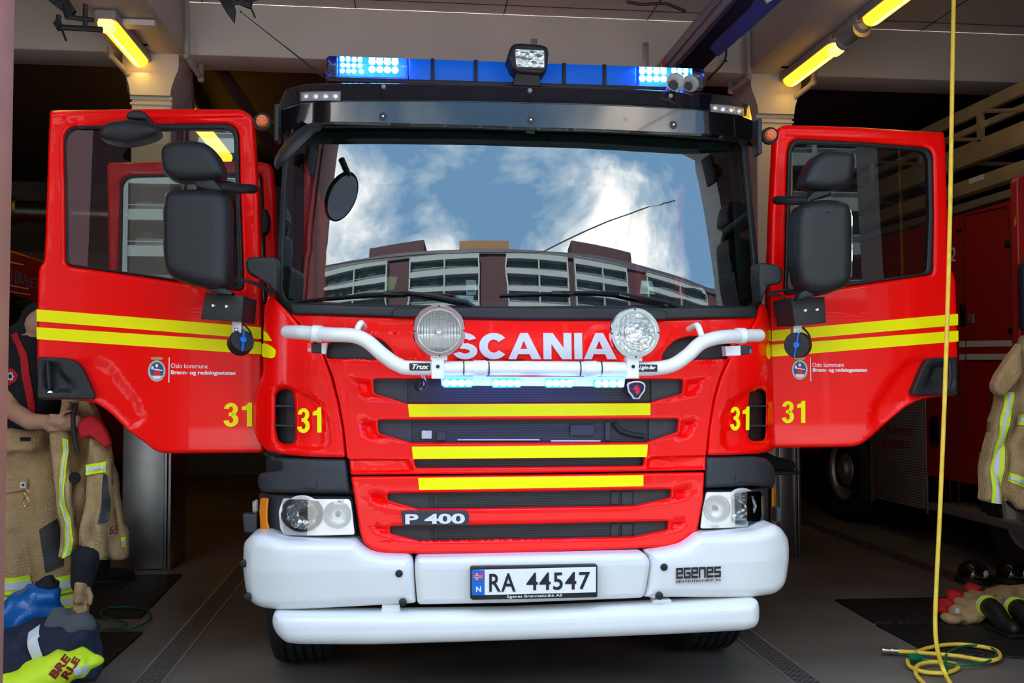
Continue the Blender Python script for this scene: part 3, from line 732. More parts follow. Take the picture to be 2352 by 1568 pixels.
# ---- upper front flap
s1 = c1((1130, 892),) + c2((1390, 895), (1385, 1000), (1375, 1012), (1130, 1080), (1110, 1086)) + c1((1415, 1092), (1395, 1088), (1150, 1012), (1138, 1000))
s2 = c1((1167, 1228),) + c2((1355, 1218), (1345, 1318), (1335, 1328), (1110, 1402), (1090, 1410)) + c1((1460, 1414), (1436, 1410), (1185, 1338), (1174, 1322))
s3 = c3((1288, 112),) + c4((945, 94), (940, 148), (930, 156)) + c3((1312, 170), (1300, 160))
iL = c1((742, 708), (758, 600), (1090, 540), (1150, 550), (1215, 585), (1270, 640), (1300, 690), (1320, 712), (1150, 733), (760, 722))
iR = c2((1213, 732), (1225, 690), (1255, 640), (1320, 580), (1400, 550), (1490, 540), (1790, 606), (1762, 720), (1745, 735), (1500, 737))
fl = c1((455, 360), (1180, 383), (2352, 405)) + c2((1200, 408), (1985, 390), (1880, 560), (1790, 640), (1755, 740), (1690, 880), (1640, 1050), (1600, 1300), (1578, 1512), (1572, 1640)) + c4((1378, 188),) + c3((832, 222), (818, 105)) + c1((915, 1540), (890, 1300), (850, 1080), (800, 880), (745, 735), (720, 660), (620, 540))
sc1 = c1((920, 860), (1128, 888), (1138, 1005), (1400, 1092), (1200, 1092), (1010, 1050), (960, 960)); sc1r = c2((1610, 860), (1395, 892), (1385, 1005), (1120, 1085), (1300, 1085), (1500, 1040), (1570, 960))
sc2 = c1((985, 1210), (1165, 1228), (1174, 1330), (1440, 1415), (1250, 1425), (1050, 1390), (1010, 1300)); sc2r = c2((1530, 1210), (1358, 1218), (1346, 1328), (1100, 1408), (1280, 1415), (1460, 1380), (1500, 1300))
crease = [(748, 832), (905, 832), (905, 838), (760, 838)]
FLP = panel('front_flap', fl, F, red, T, thick=.03, cell=.02, pillow=.010, r=.01, holes=[s1, s2, s3, iL, iR], hr=.014,
      rec=[(sc1, .045, .05), (sc1r, .045, .05), (sc2, .045, .05), (sc2r, .045, .05), ([(795, 1053), (940, 1053), (948, 1084), (800, 1086)], .02, .012), ([(1490, 1050), (1625, 1046), (1622, 1078), (1485, 1078)], .02, .012)])
panel('grille_mesh', [(850, 864), (1578, 862), (1565, 1078), (860, 1082)], offs(F, .05), gmesh, FLP, thick=.01, pillow=0, cell=.1)
for q in (iL, iR):
    panel('intake', [(min(a for a, b_ in q) - 8, 762), (max(a for a, b_ in q) + 6, 762), (max(a for a, b_ in q) + 6, 832), (min(a for a, b_ in q) - 8, 832)], offs(F, .05), blkpl, FLP, thick=.01, pillow=0, cell=.1)
# things behind the mesh in the second slot
for (a, b_, c_, d_, m_) in ((968, 988, 992, 1008, galv), (1002, 992, 1024, 1012, grypl), (1050, 1008, 1240, 1012, galv), (1265, 1010, 1380, 1015, galv), (1310, 975, 1365, 1000, grypl), (1390, 968, 1402, 1012, grypl)):
    panel('engine_part', big(a, b_, c_, d_), offs(F, .035), m_, FLP, thick=.012, pillow=.003, r=.004)
obj('engine_hose', tube(bmesh.new(), [rS(a, b_, offs(F, .04)) for a, b_ in ((1410, 972), (1425, 990), (1450, 998), (1480, 1002))], .012, 8), blkpl, FLP)
# outer solid black ends of slots
for q in ([(855, 864), (935, 864), (935, 930), (855, 910)], [(1496, 862), (1572, 862), (1572, 908), (1496, 930)], [(864, 958), (945, 958), (945, 1018), (864, 1000)], [(1490, 956), (1563, 956), (1563, 1000), (1490, 1018)]):
    panel('slot_end', q, offs(F, .04), grypl, FLP, thick=.008, pillow=0, cell=.1)
for q in (c3((1098, 352), (1390, 352), (1390, 470), (1098, 420)), c4((865, 325), (1142, 322), (1142, 400), (865, 450)), c3((1115, 588), (1400, 588), (1400, 702), (1115, 655)), c4((865, 560), (1122, 552), (1122, 630), (865, 675))):
    panel('slot_end', q, offs(F, .04), grypl, LP_, thick=.008, pillow=0, cell=.1)
for q, pr in (([(937, 928), (1494, 926), (1494, 953), (940, 957)], FLP), ([(946, 1025.5), (1488, 1020.6), (1486, 1049), (948.5, 1053.5)], FLP), ([(960, 1097), (1478, 1091), (1478, 1116), (963, 1125)], LP_)):
    decal('yellow_stripe', q, F, yel, pr, -.002, r=.003, cell=.04)
# SCANIA letters, cut as polygons (units: cap height 10)
def scania():
    out = []
    def ring(x, w, cx0, gap):   # C and S are built from arcs
        pass
    def arc(cx, cy, rx, ry, t, a0, a1, n=18):
        P = []
        for k in range(n):
            b0 = a0 + (a1 - a0) * k / n; b1 = a0 + (a1 - a0) * (k + 1) / n
            P.append([(cx + rx * math.cos(b0), cy + ry * math.sin(b0)), (cx + (rx - t * 1.45) * math.cos(b0), cy + (ry - t) * math.sin(b0)), (cx + (rx - t * 1.45) * math.cos(b1), cy + (ry - t) * math.sin(b1)), (cx + rx * math.cos(b1), cy + ry * math.sin(b1))])
        return P
    x = 0
    # S
    out += arc(x + 5.2, 7.0, 5.2, 3.0, 2.2, R(15), R(180)) + arc(x + 5.2, 7.0, 5.2, 3.05, 2.3, R(180), R(262))
    out += arc(x + 5.6, 3.05, 5.2, 3.05, 2.3, R(82), R(0)) + arc(x + 5.6, 3.05, 5.2, 3.05, 2.2, R(0), R(-165))
    out.append([(3.9, 5.9), (3.9, 3.9), (7.0, 4.0), (7.0, 6.1)])
    x = 11.6
    out += arc(x + 6.2, 5, 6.2, 5, 2.5, R(38), R(322), 30)
    def A(x):
        return [[(x, 0), (x + 3.3, 0), (x + 8.0, 10), (x + 5.2, 10)], [(x + 5.2, 10), (x + 8.4, 10), (x + 14, 0), (x + 10, 0)], [(x + 2.9, 1.9), (x + 11.0, 1.9), (x + 10.2, 3.9), (x + 3.8, 3.9)]]
    out += A(24.0)
    x = 39.0
    out += [[(x, 0), (x + 3.4, 0), (x + 3.4, 10), (x, 10)], [(x + 8.6, 0), (x + 12, 0), (x + 12, 10), (x + 8.6, 10)], [(x, 10), (x + 4, 10), (x + 12, 0), (x + 8, 0)]]
    x = 52.2; out += [[(x, 0), (x + 3.4, 0), (x + 3.4, 10), (x, 10)]]
    out += A(56.2)
    return out
lettering('lettering', '', c1((1775, 515),) + c2((835, 515), (840, 730)) + c1((1775, 730),), onf(F), letsil, FLP, off=(0, -.010, 0), shapes=scania(), th=.008)
# round griffin emblem
em = panel('emblem', c2((928, 938), (938, 920), (985, 908), (1035, 908), (1068, 922), (1080, 945), (1075, 990), (1045, 1030), (1030, 1055), (980, 1055), (965, 1030), (940, 1000)), offs(F, -.005), wtext, FLP, thick=.012, pillow=.003)
decal('emblem_field', c2((942, 945), (952, 930), (990, 920), (1030, 920), (1058, 932), (1068, 950), (1062, 985), (1035, 1020), (1020, 1045), (990, 1045), (975, 1020), (950, 990)), F, navym, em, -.009)
decal('griffin', c2((985, 945), (995, 955), (1000, 935), (1007, 952), (1022, 935), (1020, 955), (1032, 965), (1028, 980), (1034, 995), (1020, 1012), (1008, 1020), (1000, 1008), (990, 1000), (998, 985), (982, 978), (966, 972), (985, 965)), F, redv, em, -.0115)
# ---- corner deflectors
vL = c1((345, 995), (375, 978), (425, 976), (458, 992), (478, 1050), (488, 1380), (470, 1425), (375, 1425), (342, 1390), (325, 1290), (325, 1030))
vR = c2((1948, 1010), (1970, 985), (2010, 976), (2060, 980), (2088, 1010), (2082, 1370), (2060, 1400), (1970, 1402), (1940, 1380), (1937, 1200))
cL = c1((265, 215), (290, 205), (330, 245), (450, 358), (610, 545), (710, 660), (735, 740), (790, 885), (840, 1080), (880, 1300), (902, 1538), (600, 1530), (380, 1510), (250, 1478), (180, 1400), (150, 1300), (148, 1100), (175, 960), (225, 840), (225, 700), (230, 400), (240, 290))
cR = c2((1992, 392), (2030, 280), (2050, 270), (2075, 310), (2100, 420), (2115, 560), (2130, 760), (2160, 900), (2188, 1050), (2185, 1300), (2170, 1420), (2120, 1480), (2000, 1505), (1592, 1520), (1610, 1300), (1650, 1050), (1700, 880), (1765, 740), (1800, 645), (1890, 560))
for nm, q, v in (('corner_deflector', cL, vL), ('corner_deflector', cR, vR)):
    lft = q is cL
    ins = c1((325, 930), (430, 930), (560, 980), (700, 1060), (760, 1200), (790, 1440), (700, 1490), (380, 1470), (300, 1400), (300, 1000)) if lft else c2((2110, 930), (2000, 930), (1880, 990), (1760, 1060), (1700, 1200), (1690, 1440), (1760, 1490), (2050, 1470), (2120, 1400), (2120, 1000))
    o = panel(nm, q, F, red, T, thick=.04, cell=.02, pillow=.018, r=.012, holes=[v], hr=.02, rec=[(ins, .02, .03)], label='left red corner deflector with tall air vent' if lft else 'right red corner deflector with tall air vent')
    cx = sum(a for a, b_ in v) / len(v)
    panel('vent_duct', [(cx - 30, 885), (cx + 30, 885), (cx + 30, 1028), (cx - 30, 1028)], offs(F, .07), blkpl, o, thick=.01, pillow=0)
    for yy in (930, 975):
        panel('vent_slat', [(cx - 24, yy), (cx + 23, yy + 1), (cx + 23, yy + 4), (cx - 24, yy + 3)], offs(F, .012), grypl, o, thick=.04, pillow=0)
    if lft:
        decal('yellow_stripe', c1((232, 495), (262, 515), (302, 580), (232, 577)), F, yel, o, -.003)
        decal('yellow_stripe', c1((218, 600), (250, 600), (300, 625), (335, 655), (325, 712), (300, 722), (218, 708)), F, yel, o, -.003, r=.01)
        lettering('lettering', '', c1((508, 1132), (706, 1122), (708, 1328), (508, 1335)), onf(F), yel, o, off=(0, -.003, 0), shapes=digits('31'))
    else:
        decal('yellow_stripe', c2((2085, 490), (2104, 492), (2108, 580), (2085, 580)), F, yel, o, -.003)
        decal('yellow_stripe', c2((2085, 590), (2103, 640), (2103, 720), (2085, 732), (2068, 700), (2066, 640)), F, yel, o, -.003, r=.008)
        lettering('lettering', '', c2((1770, 1118), (1928, 1116), (1926, 1308), (1770, 1314)), onf(F), yel, o, off=(0, -.003, 0), shapes=digits('31'))
# ---- charcoal corner pieces over the headlamps
for q in (c3((190, 62), (250, 90), (795, 105), (830, 352), (500, 352), (185, 345), (160, 300), (160, 240), (175, 215), (330, 190), (320, 120)), c4((1388, 88), (1720, 82), (1830, 105), (1880, 160), (1895, 215), (1892, 295), (1700, 300), (1382, 318))):
    o = panel('corner_trim', q, offs(F, .015), grypl, T, thick=.06, cell=.04, pillow=.022, r=.012)
    c_ = (713, 1112) if q[0][0] < 1000 else (1703, 1098)
    panel('jet_cover', big(c_[0] - 13, c_[1] - 9, c_[0] + 13, c_[1] + 9), offs(F, .008), grypl, o, thick=.01, pillow=.002)
# dark backing behind every joint and the strip between grille and bumper
panel('front_bulkhead', [(612, 700), (1745, 700), (1745, 1240), (1590, 1300), (800, 1310), (612, 1240)], offs(F, .13), blkpl, T, thick=.02, pillow=0, cell=.1)
# ---- headlamps
def headlamp(hous, ind, lens, hi, pr, lab, sx):
    h = panel('headlamp', hous, offs(F, .07), grypl, T, thick=.05, cell=.04, pillow=.008, r=.01, label=lab)
    panel('indicator', ind, offs(F, .015), amber, h, thick=.03, cell=.04, pillow=.008, r=.008)
    hb = 46; hp = 33
    ca = [(hi[0] + (hb if sx > 0 else hb * .9) * math.cos(t) * (1.06 if abs(math.cos(t)) > .7 else 1), hi[1] + hb * .93 * math.sin(t)) for t in [2 * math.pi * k / 20 for k in range(20)]]
    xlim = pr[0] - sx * (hp + 1)
    ca = [(min(a_, xlim - 1) if sx > 0 else max(a_, xlim + 1), b_) for a_, b_ in ca]
    panel('bezel', lens, offs(F, .012), silver, h, thick=.012, cell=.04, pillow=.003, r=.01, holes=[ca, ellipse(pr[0], pr[1], hp * .93, hp * .93, 24)])
    a = rS(*hi, offs(F, .02)); bm_ = bmesh.new(); R1 = .082
    lathe(bm_, [(.016, .046), (.03, .043), (.055, .032), (.062, .016), (.072, .002)], a + Vector((0, .004, 0)), (0, 1, 0), 9); obj('reflector', bm_, refl, h, sharp=1)
    bm_ = ball(bmesh.new(), a + Vector((0, .02, 0)), (.015, .03, .015), 2); obj('bulb_shield', bm_, blkpl, h)
    a = rS(*pr, offs(F, .02)); bm_ = bmesh.new()
    lathe(bm_, [(.066, .0), (.062, -.008), (.058, -.004), (.055, .012), (.03, .03), (.014, .032)], a, (0, 1, 0), 32); obj('reflector', bm_, silver, h)
    bm_ = lathe(bmesh.new(), [(0, -.002), (.009, 0), (.013, .012), (.013, .03)], a, (0, 1, 0), 20); obj('bulb', bm_, clear, h)
    panel('lens', lens, offs(F, -.002), clear, h, thick=.004, cell=.05, pillow=0, r=.012)
    return h
headlamp(c3((172, 352), (330, 362), (835, 372), (850, 395), (878, 640), (872, 680), (345, 672), (180, 648), (168, 620)),
         c3((180, 388), (240, 392), (232, 470), (232, 560), (250, 625), (180, 610), (172, 480)),
         c3((345, 388), (820, 395), (835, 420), (862, 650), (350, 655), (322, 600), (315, 480)), (540 + 482 / 3.136, 1020 + 500 / 3.136), (540 + 740 / 3.136, 1020 + 510 / 3.136), 'left headlamp, amber indicator at its outer end', 1)
headlamp(c4((1378, 325), (1800, 310), (1890, 300), (1895, 575), (1880, 592), (1790, 605), (1340, 632), (1338, 600), (1372, 400)),
         c4((1868, 318), (1888, 318), (1890, 560), (1868, 566)),
         c4((1388, 345), (1770, 335), (1800, 380), (1802, 480), (1780, 585), (1345, 606), (1360, 480)), (1180 + 1648 / 3.136, 1020 + 448 / 3.136), (1180 + 1462 / 3.136, 1020 + 465 / 3.136), 'right headlamp, amber indicator at its outer end', -1)
for q in (((556, 1180), (590, 1180), (590, 1224), (560, 1224)), ((1784, 1165), (1797, 1166), (1797, 1200), (1784, 1200))):
    panel('side_lug', q, .26, grypl, T, thick=.06, pillow=.01, r=.01)
panel('side_lamp', [(578, 1150), (590, 1148), (590, 1180), (579, 1180)], .26, clear, T, thick=.04, pillow=.006, r=.01)

# ---- windscreen, its frame and the black cowl
fo = [(652, 305), (700, 284), (960, 284), (1215, 288), (1500, 298), (1717, 318), (1728, 456), (1743, 602), (1752, 661), (1750, 700), (1734, 735), (1200, 735), (668, 726), (652, 700), (634, 676), (636, 588), (645, 427)]
fi = [(668, 305), (700, 292), (960, 292), (1215, 298), (1500, 308), (1703, 326), (1717, 456), (1731, 602), (1739, 665), (1735, 688), (1722, 702), (1200, 703), (900, 700), (690, 691), (658, 689), (647, 668), (650, 588), (657, 427)]
frm = panel('windscreen_frame', fo, Wf, blkpl, T, thick=.05, cell=.05, pillow=.006, holes=[fi], r=.02, hr=.02)
panel('windscreen', [(664, 300), (700, 288), (960, 288), (1215, 294), (1500, 304), (1706, 322), (1720, 456), (1734, 602), (1742, 665), (1738, 690), (1724, 705), (1200, 707), (900, 704), (690, 695), (656, 692), (644, 668), (647, 588), (654, 427)], offs(Wf, .012), wsg, T, thick=.0, cell=.08, pillow=0)
cw = panel('cowl', [(664, 694), (700, 696), (900, 703), (1200, 705), (1540, 706), (1738, 704), (1740, 712), (1735, 730), (1480, 735), (1200, 734), (900, 728), (672, 722)], offs(F, -.02), blkpl, T, thick=.14, cell=.05, pillow=.012, r=.008)
panel('cowl_cover', c1((1275, 385), (1285, 340), (1320, 312), (1500, 306), (1620, 330), (1640, 392)), offs(F, -.03), blkpl, cw, thick=.02, pillow=.008, r=.01)
panel('cowl_cover', c2((985, 320), (1120, 325), (1240, 330), (1262, 362), (1255, 408), (990, 408)), offs(F, -.03), blkpl, cw, thick=.02, pillow=.008, r=.01)
def wiper(blade, arm, lab):
    w = obj('wiper', tube(bmesh.new(), [rS(a, b_, offs(Wf, -.03)) for a, b_ in arm], [.007, .008, .013, .016, .014], 8, flat=(1, .7)), blkpl, T, label=lab)
    obj('wiper_blade', tube(bmesh.new(), [rS(a, b_, offs(Wf, -.012)) for a, b_ in blade], .006, 6), rub, w)
    p = [rS(a, b_, offs(Wf, -.02)) for a, b_ in blade]; m_ = p[len(p) // 2]
    obj('wiper_joint', bx(m_ + Vector((-.05, -.012, -.008)), m_ + Vector((.05, .004, .008)), bev=.003), blkpl, w)
wiper(c1((470, 265), (700, 232), (1000, 208), (1300, 190), (1520, 190), (1785, 208)), c1((1000, 200), (1400, 178), (1650, 215), (1890, 262), (2010, 335)), 'left wiper lying along the foot of the windscreen')
wiper(c2((-110, 205), (150, 195), (400, 185), (600, 180), (860, 200)), c2((390, 180), (830, 178), (1000, 215), (1270, 270), (1380, 325)), 'right wiper lying along the foot of the windscreen')
# light stickers and small devices behind the glass
for q, m_, nm in ((C([(1500, 1235), (1582, 1238), (1580, 1355), (1505, 1355)], 3.41, 630, 280), wtext, 'toll_tag'), (C([(1405, 1355), (1562, 1362), (1560, 1398), (1440, 1390)], 3.41, 630, 280), silver, 'sticker'),
                  (C([(865, 1210), (968, 1212), (935, 1318), (862, 1320)], 3.41, 630, 280), mat('yellow_paper', (.55, .6, .28), .7), 'parking_card'), (C([(1000, 1240), (1085, 1245), (1110, 1350), (985, 1345)], 3.41, 1180, 280), silver, 'parking_card'),
                  ([(1208, 297), (1228, 298), (1228, 307), (1208, 306)], mat('green_paper', (.4, .75, .45), .6), 'sticker')):
    panel(nm, q, offs(Wf, .03 if nm != 'sticker' else .022), m_, T, thick=.006, pillow=.001)
tg = [o for o in T.children if o.name.startswith('toll_tag')][0]
panel('tag_print', C([(1512, 1292), (1568, 1292), (1568, 1330), (1512, 1330)], 3.41, 630, 280), offs(Wf, .0275), bluev, tg, thick=.001, pillow=0)

# ---- sun visor
vtop = [(640, 238), (655, 205), (700, 192), (760, 190), (960, 191), (1220, 198), (1600, 212), (1690, 222), (1722, 240), (1732, 280)]
vlo = [(1732, 283), (1700, 268), (1600, 254), (1215, 238), (900, 234), (760, 235), (700, 238), (640, 256)]
KEEP_TRIS = True
vis = panel('sun_visor', vtop + vlo, Vu, gloss, T, thick=.25, cell=.03, pillow=.012, r=.02)
panel('visor_lip', [(637, 300), (638, 256), (700, 238), (760, 235), (900, 234), (1215, 238), (1600, 254), (1700, 268), (1733, 283), (1738, 334), (1700, 318), (1500, 302), (1215, 292), (960, 284), (760, 279), (690, 286), (655, 304)], Vl, gloss, vis, thick=.05, cell=.03, pillow=0, r=.01)
KEEP_TRIS = False
for a, b_ in ((880, 268), (1219, 276), (1546, 287)):
    p = rS(a, b_, Vl); obj('visor_fixing', lathe(bmesh.new(), [(0, -.012), (.006, -.012), (.007, -.008), (.012, -.007), (.014, -.004), (.020, -.003), (.022, .01)], p, (0, 1, -.1), 20), grypl, vis)
    obj('screw', ball(bmesh.new(), p + Vector((0, -.012, 0)), (.006, .003, .006), 1), chrome, vis)
for a, b_ in ((881, 200), (1217, 209), (1540, 221)):
    p = rS(a, b_, Vu); obj('screw', lathe(bmesh.new(), [(0, -.01), (.010, -.009), (.012, 0), (.012, .02)], p, (0, 1, -.4), 16), galv, vis)
for q in ([(690, 211), (783, 209), (782, 231), (690, 232)], [(1632, 238), (1709, 247), (1709, 266), (1634, 257)]):
    h = panel('visor_lamp', q, offs(Vu, -.01), galv, vis, thick=.03, pillow=.003)
    q2 = [(a + (4 if a < sum(x for x, y in q) / 4 else -4), b_ + (3 if b_ < sum(y for x, y in q) / 4 else -3)) for a, b_ in q]
    panel('lamp_face', q2, offs(Vu, -.0115), refl, h, thick=.002, pillow=0)
    for k in range(4):
        u = .14 + k * .24; a = q[0][0] * (1 - u) + q[1][0] * u; b_ = (q[0][1] * (1 - u) + q[1][1] * u + q[3][1] * (1 - u) + q[2][1] * u) / 2
        obj('led', lathe(bmesh.new(), [(0, -.008), (.008, -.006), (.013, -.002), (.015, .002)], rS(a, b_, offs(Vu, -.012)), (0, 1, 0), 14), silver, h)
# orange marker lamps on stalks
for a, b_, br_, sx in ((603, 279, (637, 282), 1), (1769, 311, (1741, 313), -1)):
    y = .22; p = rY(a, b_, y); q = rY(*br_, y)
    m_ = obj('marker_lamp', lathe(bmesh.new(), [(.030, -.012), (.040, -.006), (.042, .02), (.02, .04), (0, .04)], p, (.0, 1, 0), 28), blkpl, T, label='orange marker lamp on the %s end of the visor' % ('left' if sx > 0 else 'right'))
    obj('lens', lathe(bmesh.new(), [(0, -.03), (.022, -.028), (.029, -.016), (.030, .0)], p, (0, 1, 0), 28), orange, m_)
    for k in range(6): obj('led', ball(bmesh.new(), p + Vector((.014 * math.cos(k * 1.05), -.030, .014 * math.sin(k * 1.05))), .004, 1), orange, m_)
    obj('stalk', tube(bmesh.new(), [p + Vector((.03 * sx, .01, 0)), q], .008, 8), blkpl, m_)
    obj('stalk_plate', bx(q + Vector((-.01, -.03, -.09)), q + Vector((.01, .05, .08)), bev=.004), blkpl, m_)

# ---- roof light bar
YL = .62
def zof(a, b_, y): return rY(a, b_, y).z
lb = panel('light_bar', [(752, 176), (1612, 201), (1612, 209), (752, 186)], YL - .02, blkpl, T, thick=.34, pillow=.004)
def seg(nm, x0, x1, m_, yo=0, th=.3, grow=0, parent=lb, pil=.01):
    f = lambda x: 127 + (x - 748) * .0345
    g = lambda x: 178 + (x - 748) * .030
    return panel(nm, [(x0, f(x0) - grow), (x1, f(x1) - grow), (x1, g(x1) + grow), (x0, g(x0) + grow)], YL + yo, m_, parent, thick=th, pillow=pil)
seg('blue_cover', 940, 1462, bluebody, .0)
seg('blue_dome', 775, 938, bluedome, -.01); seg('blue_dome', 1464, 1590, bluedome, -.01)
panel('dome_end', [(749, 132), (756, 127), (775, 127.5), (775, 186), (760, 186), (748, 180)], YL, bluedome, lb, thick=.28, pillow=.01)
panel('dome_end', [(1590, 155.5), (1612, 157), (1620, 162), (1619, 200), (1605, 208), (1590, 206)], YL, bluedome, lb, thick=.28, pillow=.01)
panel('dome_core', [(778, 131), (936, 136), (936, 180), (778, 176)], YL + .1, bluebody, lb, thick=.15); panel('dome_core', [(1468, 155), (1590, 159), (1590, 202), (1468, 198)], YL + .1, bluebody, lb, thick=.15)
for a in (994, 1093, 1296, 1389): seg('divider', a - 4, a + 4, rub, -.012, .32, 2, pil=.003)
def leds(x0, x1, yt, yb, nx, ny, slope, y, parent, r=.0125, rag=0):
    for j in range(ny):
        for i in range(nx):
            u = (i + .5) / nx; v = (j + .5) / ny; a = x0 + (x1 - x0) * u; b_ = yt + (yb - yt) * v + (a - x0) * slope
            if rag: a += random.uniform(-2, 2)
            p = rY(a, b_, y); obj('led', lathe(bmesh.new(), [(0, -.008), (r * .6, -.006), (r, 0)], p, (0, 1, 0), 12), ledw, parent)
leds(781, 835, 130, 169, 4, 3, .03, YL + .05, lb, rag=1); leds(846, 916, 132, 168, 4, 2, .03, YL + .03, lb, .018)
leds(1467, 1532, 154, 188, 4, 2, .03, YL + .03, lb, .018); leds(1541, 1582, 157, 180, 3, 2, .05, YL + .05, lb, .014)
# searchlight
ys = YL - .12
sl = panel('searchlight', [(1172, 108), (1180, 99), (1195, 97), (1245, 101), (1258, 106), (1261, 118), (1258, 158), (1250, 168), (1238, 171), (1188, 166), (1176, 156), (1170, 140), (1165, 132)], ys, blkpl, T, thick=.16, pillow=.02, r=.012, cell=.03, extra=lambda x, z: 0)
panel('bezel', [(1179, 112), (1252, 115), (1253, 160), (1183, 158)], ys - .006, grypl, sl, thick=.02, pillow=.005, r=.012)
panel('reflector', [(1183, 113), (1250, 116), (1250, 155), (1186, 153)], ys - .009, refl, sl, thick=.004, pillow=0, r=.01)
p = rY(1211, 129, ys - .01); obj('bulb', ball(bmesh.new(), p, (.012, .008, .012), 2), silver, sl)
panel('lens', [(1183, 113), (1250, 116), (1250, 155), (1186, 153)], ys - .014, clear, sl, thick=.003, pillow=0, r=.01)
panel('searchlight_foot', [(1186, 166), (1240, 171), (1243, 198), (1178, 196), (1180, 180)], ys + .02, blkpl, sl, thick=.12, pillow=.006, r=.006)
# horns
for a, b_, r_, y in ((1552, 188, .043, .30), (1586, 191, .040, .36)):
    p = rY(a, b_, y)
    h = obj('air_horn', lathe(bmesh.new(), [(r_, .0), (r_ * 1.05, .002), (r_ * 1.03, .008), (r_ * .8, .03), (r_ * .45, .09), (r_ * .3, .3), (r_ * .5, .34), (0, .36), (0, .30), (r_ * .22, .28), (r_ * .3, .1), (r_ * .7, .035), (r_ * .95, .004)], p, (.05, 1, 0), 32), silver, T)
    obj('throat_shade', lathe(bmesh.new(), [(0, .05), (r_ * .5, .048)], p, (.05, 1, 0), 24), blackst, h); obj('horn_foot', bx(p + Vector((-.015, .05, -.075)), p + Vector((.015, .09, -.02))), blkpl, h)  # black disc stands in for the shade deep inside the horn bell
# aerial
a0, a1 = rY(745, 178, .6), rY(553, 27, .6)
ae = obj('aerial', tube(bmesh.new(), [a0, a0.lerp(a1, .5), a1], [.006, .003, .002], 8), blackst, T); obj('aerial_tip', ball(bmesh.new(), a1, .006, 1), blackst, ae)

# ---- cab shell (what stands behind the front)
cs = bmesh.new(); box(cs, (-1.10, .5, 2.72), (1.12, 2.7, 2.92), bev=.04); obj('cab_roof', cs, red, T)
obj('headliner', bx((-1.08, .48, 2.64), (1.10, 2.6, 2.72)), intr, T)
panel('header_trim', [(664, 292), (1215, 296), (1712, 322), (1716, 366), (1215, 345), (666, 345)], offs(Wf, .11), intr, T, thick=.03, cell=.1, pillow=.01)
obj('cab_floor', bx((-1.12, .35, 1.05), (1.14, 2.7, 1.15)), blkpl, T)
obj('cab_rear_wall', bx((-1.12, 2.62, 1.1), (1.14, 2.7, 2.75)), intr, T)
for sx in (-1, 1):
    b = bmesh.new(); box(b, (sx * 1.09 - .03, 1.38, 1.1), (sx * 1.09 + .03, 1.62, 2.8), bev=.01); obj('door_pillar', b, red, T)
    b = bmesh.new(); box(b, (sx * 1.09 - .03, 2.4, 1.1), (sx * 1.09 + .03, 2.7, 2.8), bev=.01); obj('door_pillar', b, red, T)
    f0 = [(668, 310), (684, 306), (676, 420), (676, 600), (680, 690), (658, 688), (650, 600)] if sx < 0 else [(1668, 322), (1703, 328), (1720, 456), (1733, 602), (1738, 690), (1700, 696), (1690, 600), (1680, 430)]
    panel('pillar_trim', f0, offs(Wf, .10), intr, T, thick=.05, cell=.1, pillow=.01)
obj('dashboard', bx((-1.08, .55, 1.3), (1.1, 1.0, 1.82), bev=.06), intr, T)
sw = rY(1480, 690, 1.1); b = bmesh.new()
tube(b, [Vector((.55 + .24 * math.cos(t), .98 + .12 * math.sin(t), 1.80 + .20 * math.sin(t))) for t in [2 * math.pi * k / 28 for k in range(28)]], .016, 8, closed=True)
st = obj('steering_wheel', b, blkpl, T); obj('wheel_spoke', tube(bmesh.new(), [(.33, .98, 1.80), (.77, .98, 1.80)], .014, 6), blkpl, st); obj('steering_column', tube(bmesh.new(), [(.55, .98, 1.80), (.55, .8, 1.6)], .04, 8), blkpl, st)
for x in (-.62, .58):
    s_ = obj('seat', bx((x - .26, 1.3, 1.35), (x + .26, 1.85, 1.5), bev=.05), seatm, T)
    obj('backrest', bx((x - .25, 1.8, 1.45), (x + .25, 1.95, 2.1), bev=.05), seatm, s_); obj('headrest', bx((x - .14, 1.82, 2.14), (x + .14, 1.93, 2.34), bev=.04), seatm, s_)
for q in ([(745, 300), (1150, 306), (1148, 332), (750, 326)], [(1262, 306), (1640, 322), (1625, 346), (1262, 335)]):
    panel('sun_blind', q, offs(Wf, .09), intr, T, thick=.02, pillow=.006, r=.015)
for q in ([(860, 303), (875, 303), (875, 309), (860, 309)],): pass
# chassis, wheels, body behind
obj('body', bx((-1.2, 2.9, .75), (1.2, 7.6, 2.85), bev=.03), red, T)
obj('chassis', bx((-.45, .2, .55), (.45, 7.5, .95)), blkpl, T)
def wheel(x0, x1, y, z, r, parent, nm='front_wheel'):
    b = bmesh.new(); w = x1 - x0; pr = [(r * .55, 0), (r * .9, .0), (r * .97, .015), (r, .04)]
    n = 5
    for k in range(n):
        u = .04 + (w - .08) * k / n; u2 = .04 + (w - .08) * (k + 1) / n
        pr += [(r, u + .004), (r, u2 - .012), (r - .012, u2 - .010), (r - .012, u2 - .002)]
    pr += [(r, w - .04), (r * .97, w - .015), (r * .9, w), (r * .55, w)]
    lathe(b, pr, (x0, y, z), (1, 0, 0), 48); o = obj(nm, b, tyre, parent)
    sx = 1 if x0 > 0 else -1
    return o
for x0, x1 in ((-1.21, -.90), (.92, 1.23)):
    o = wheel(x0, x1, 1.05, .49, .49, T); obj('rim', lathe(bmesh.new(), [(0, 0), (.28, .02), (.28, .27), (0, .25)], (x0 + .01, 1.05, .49), (1, 0, 0), 32), galv, o)
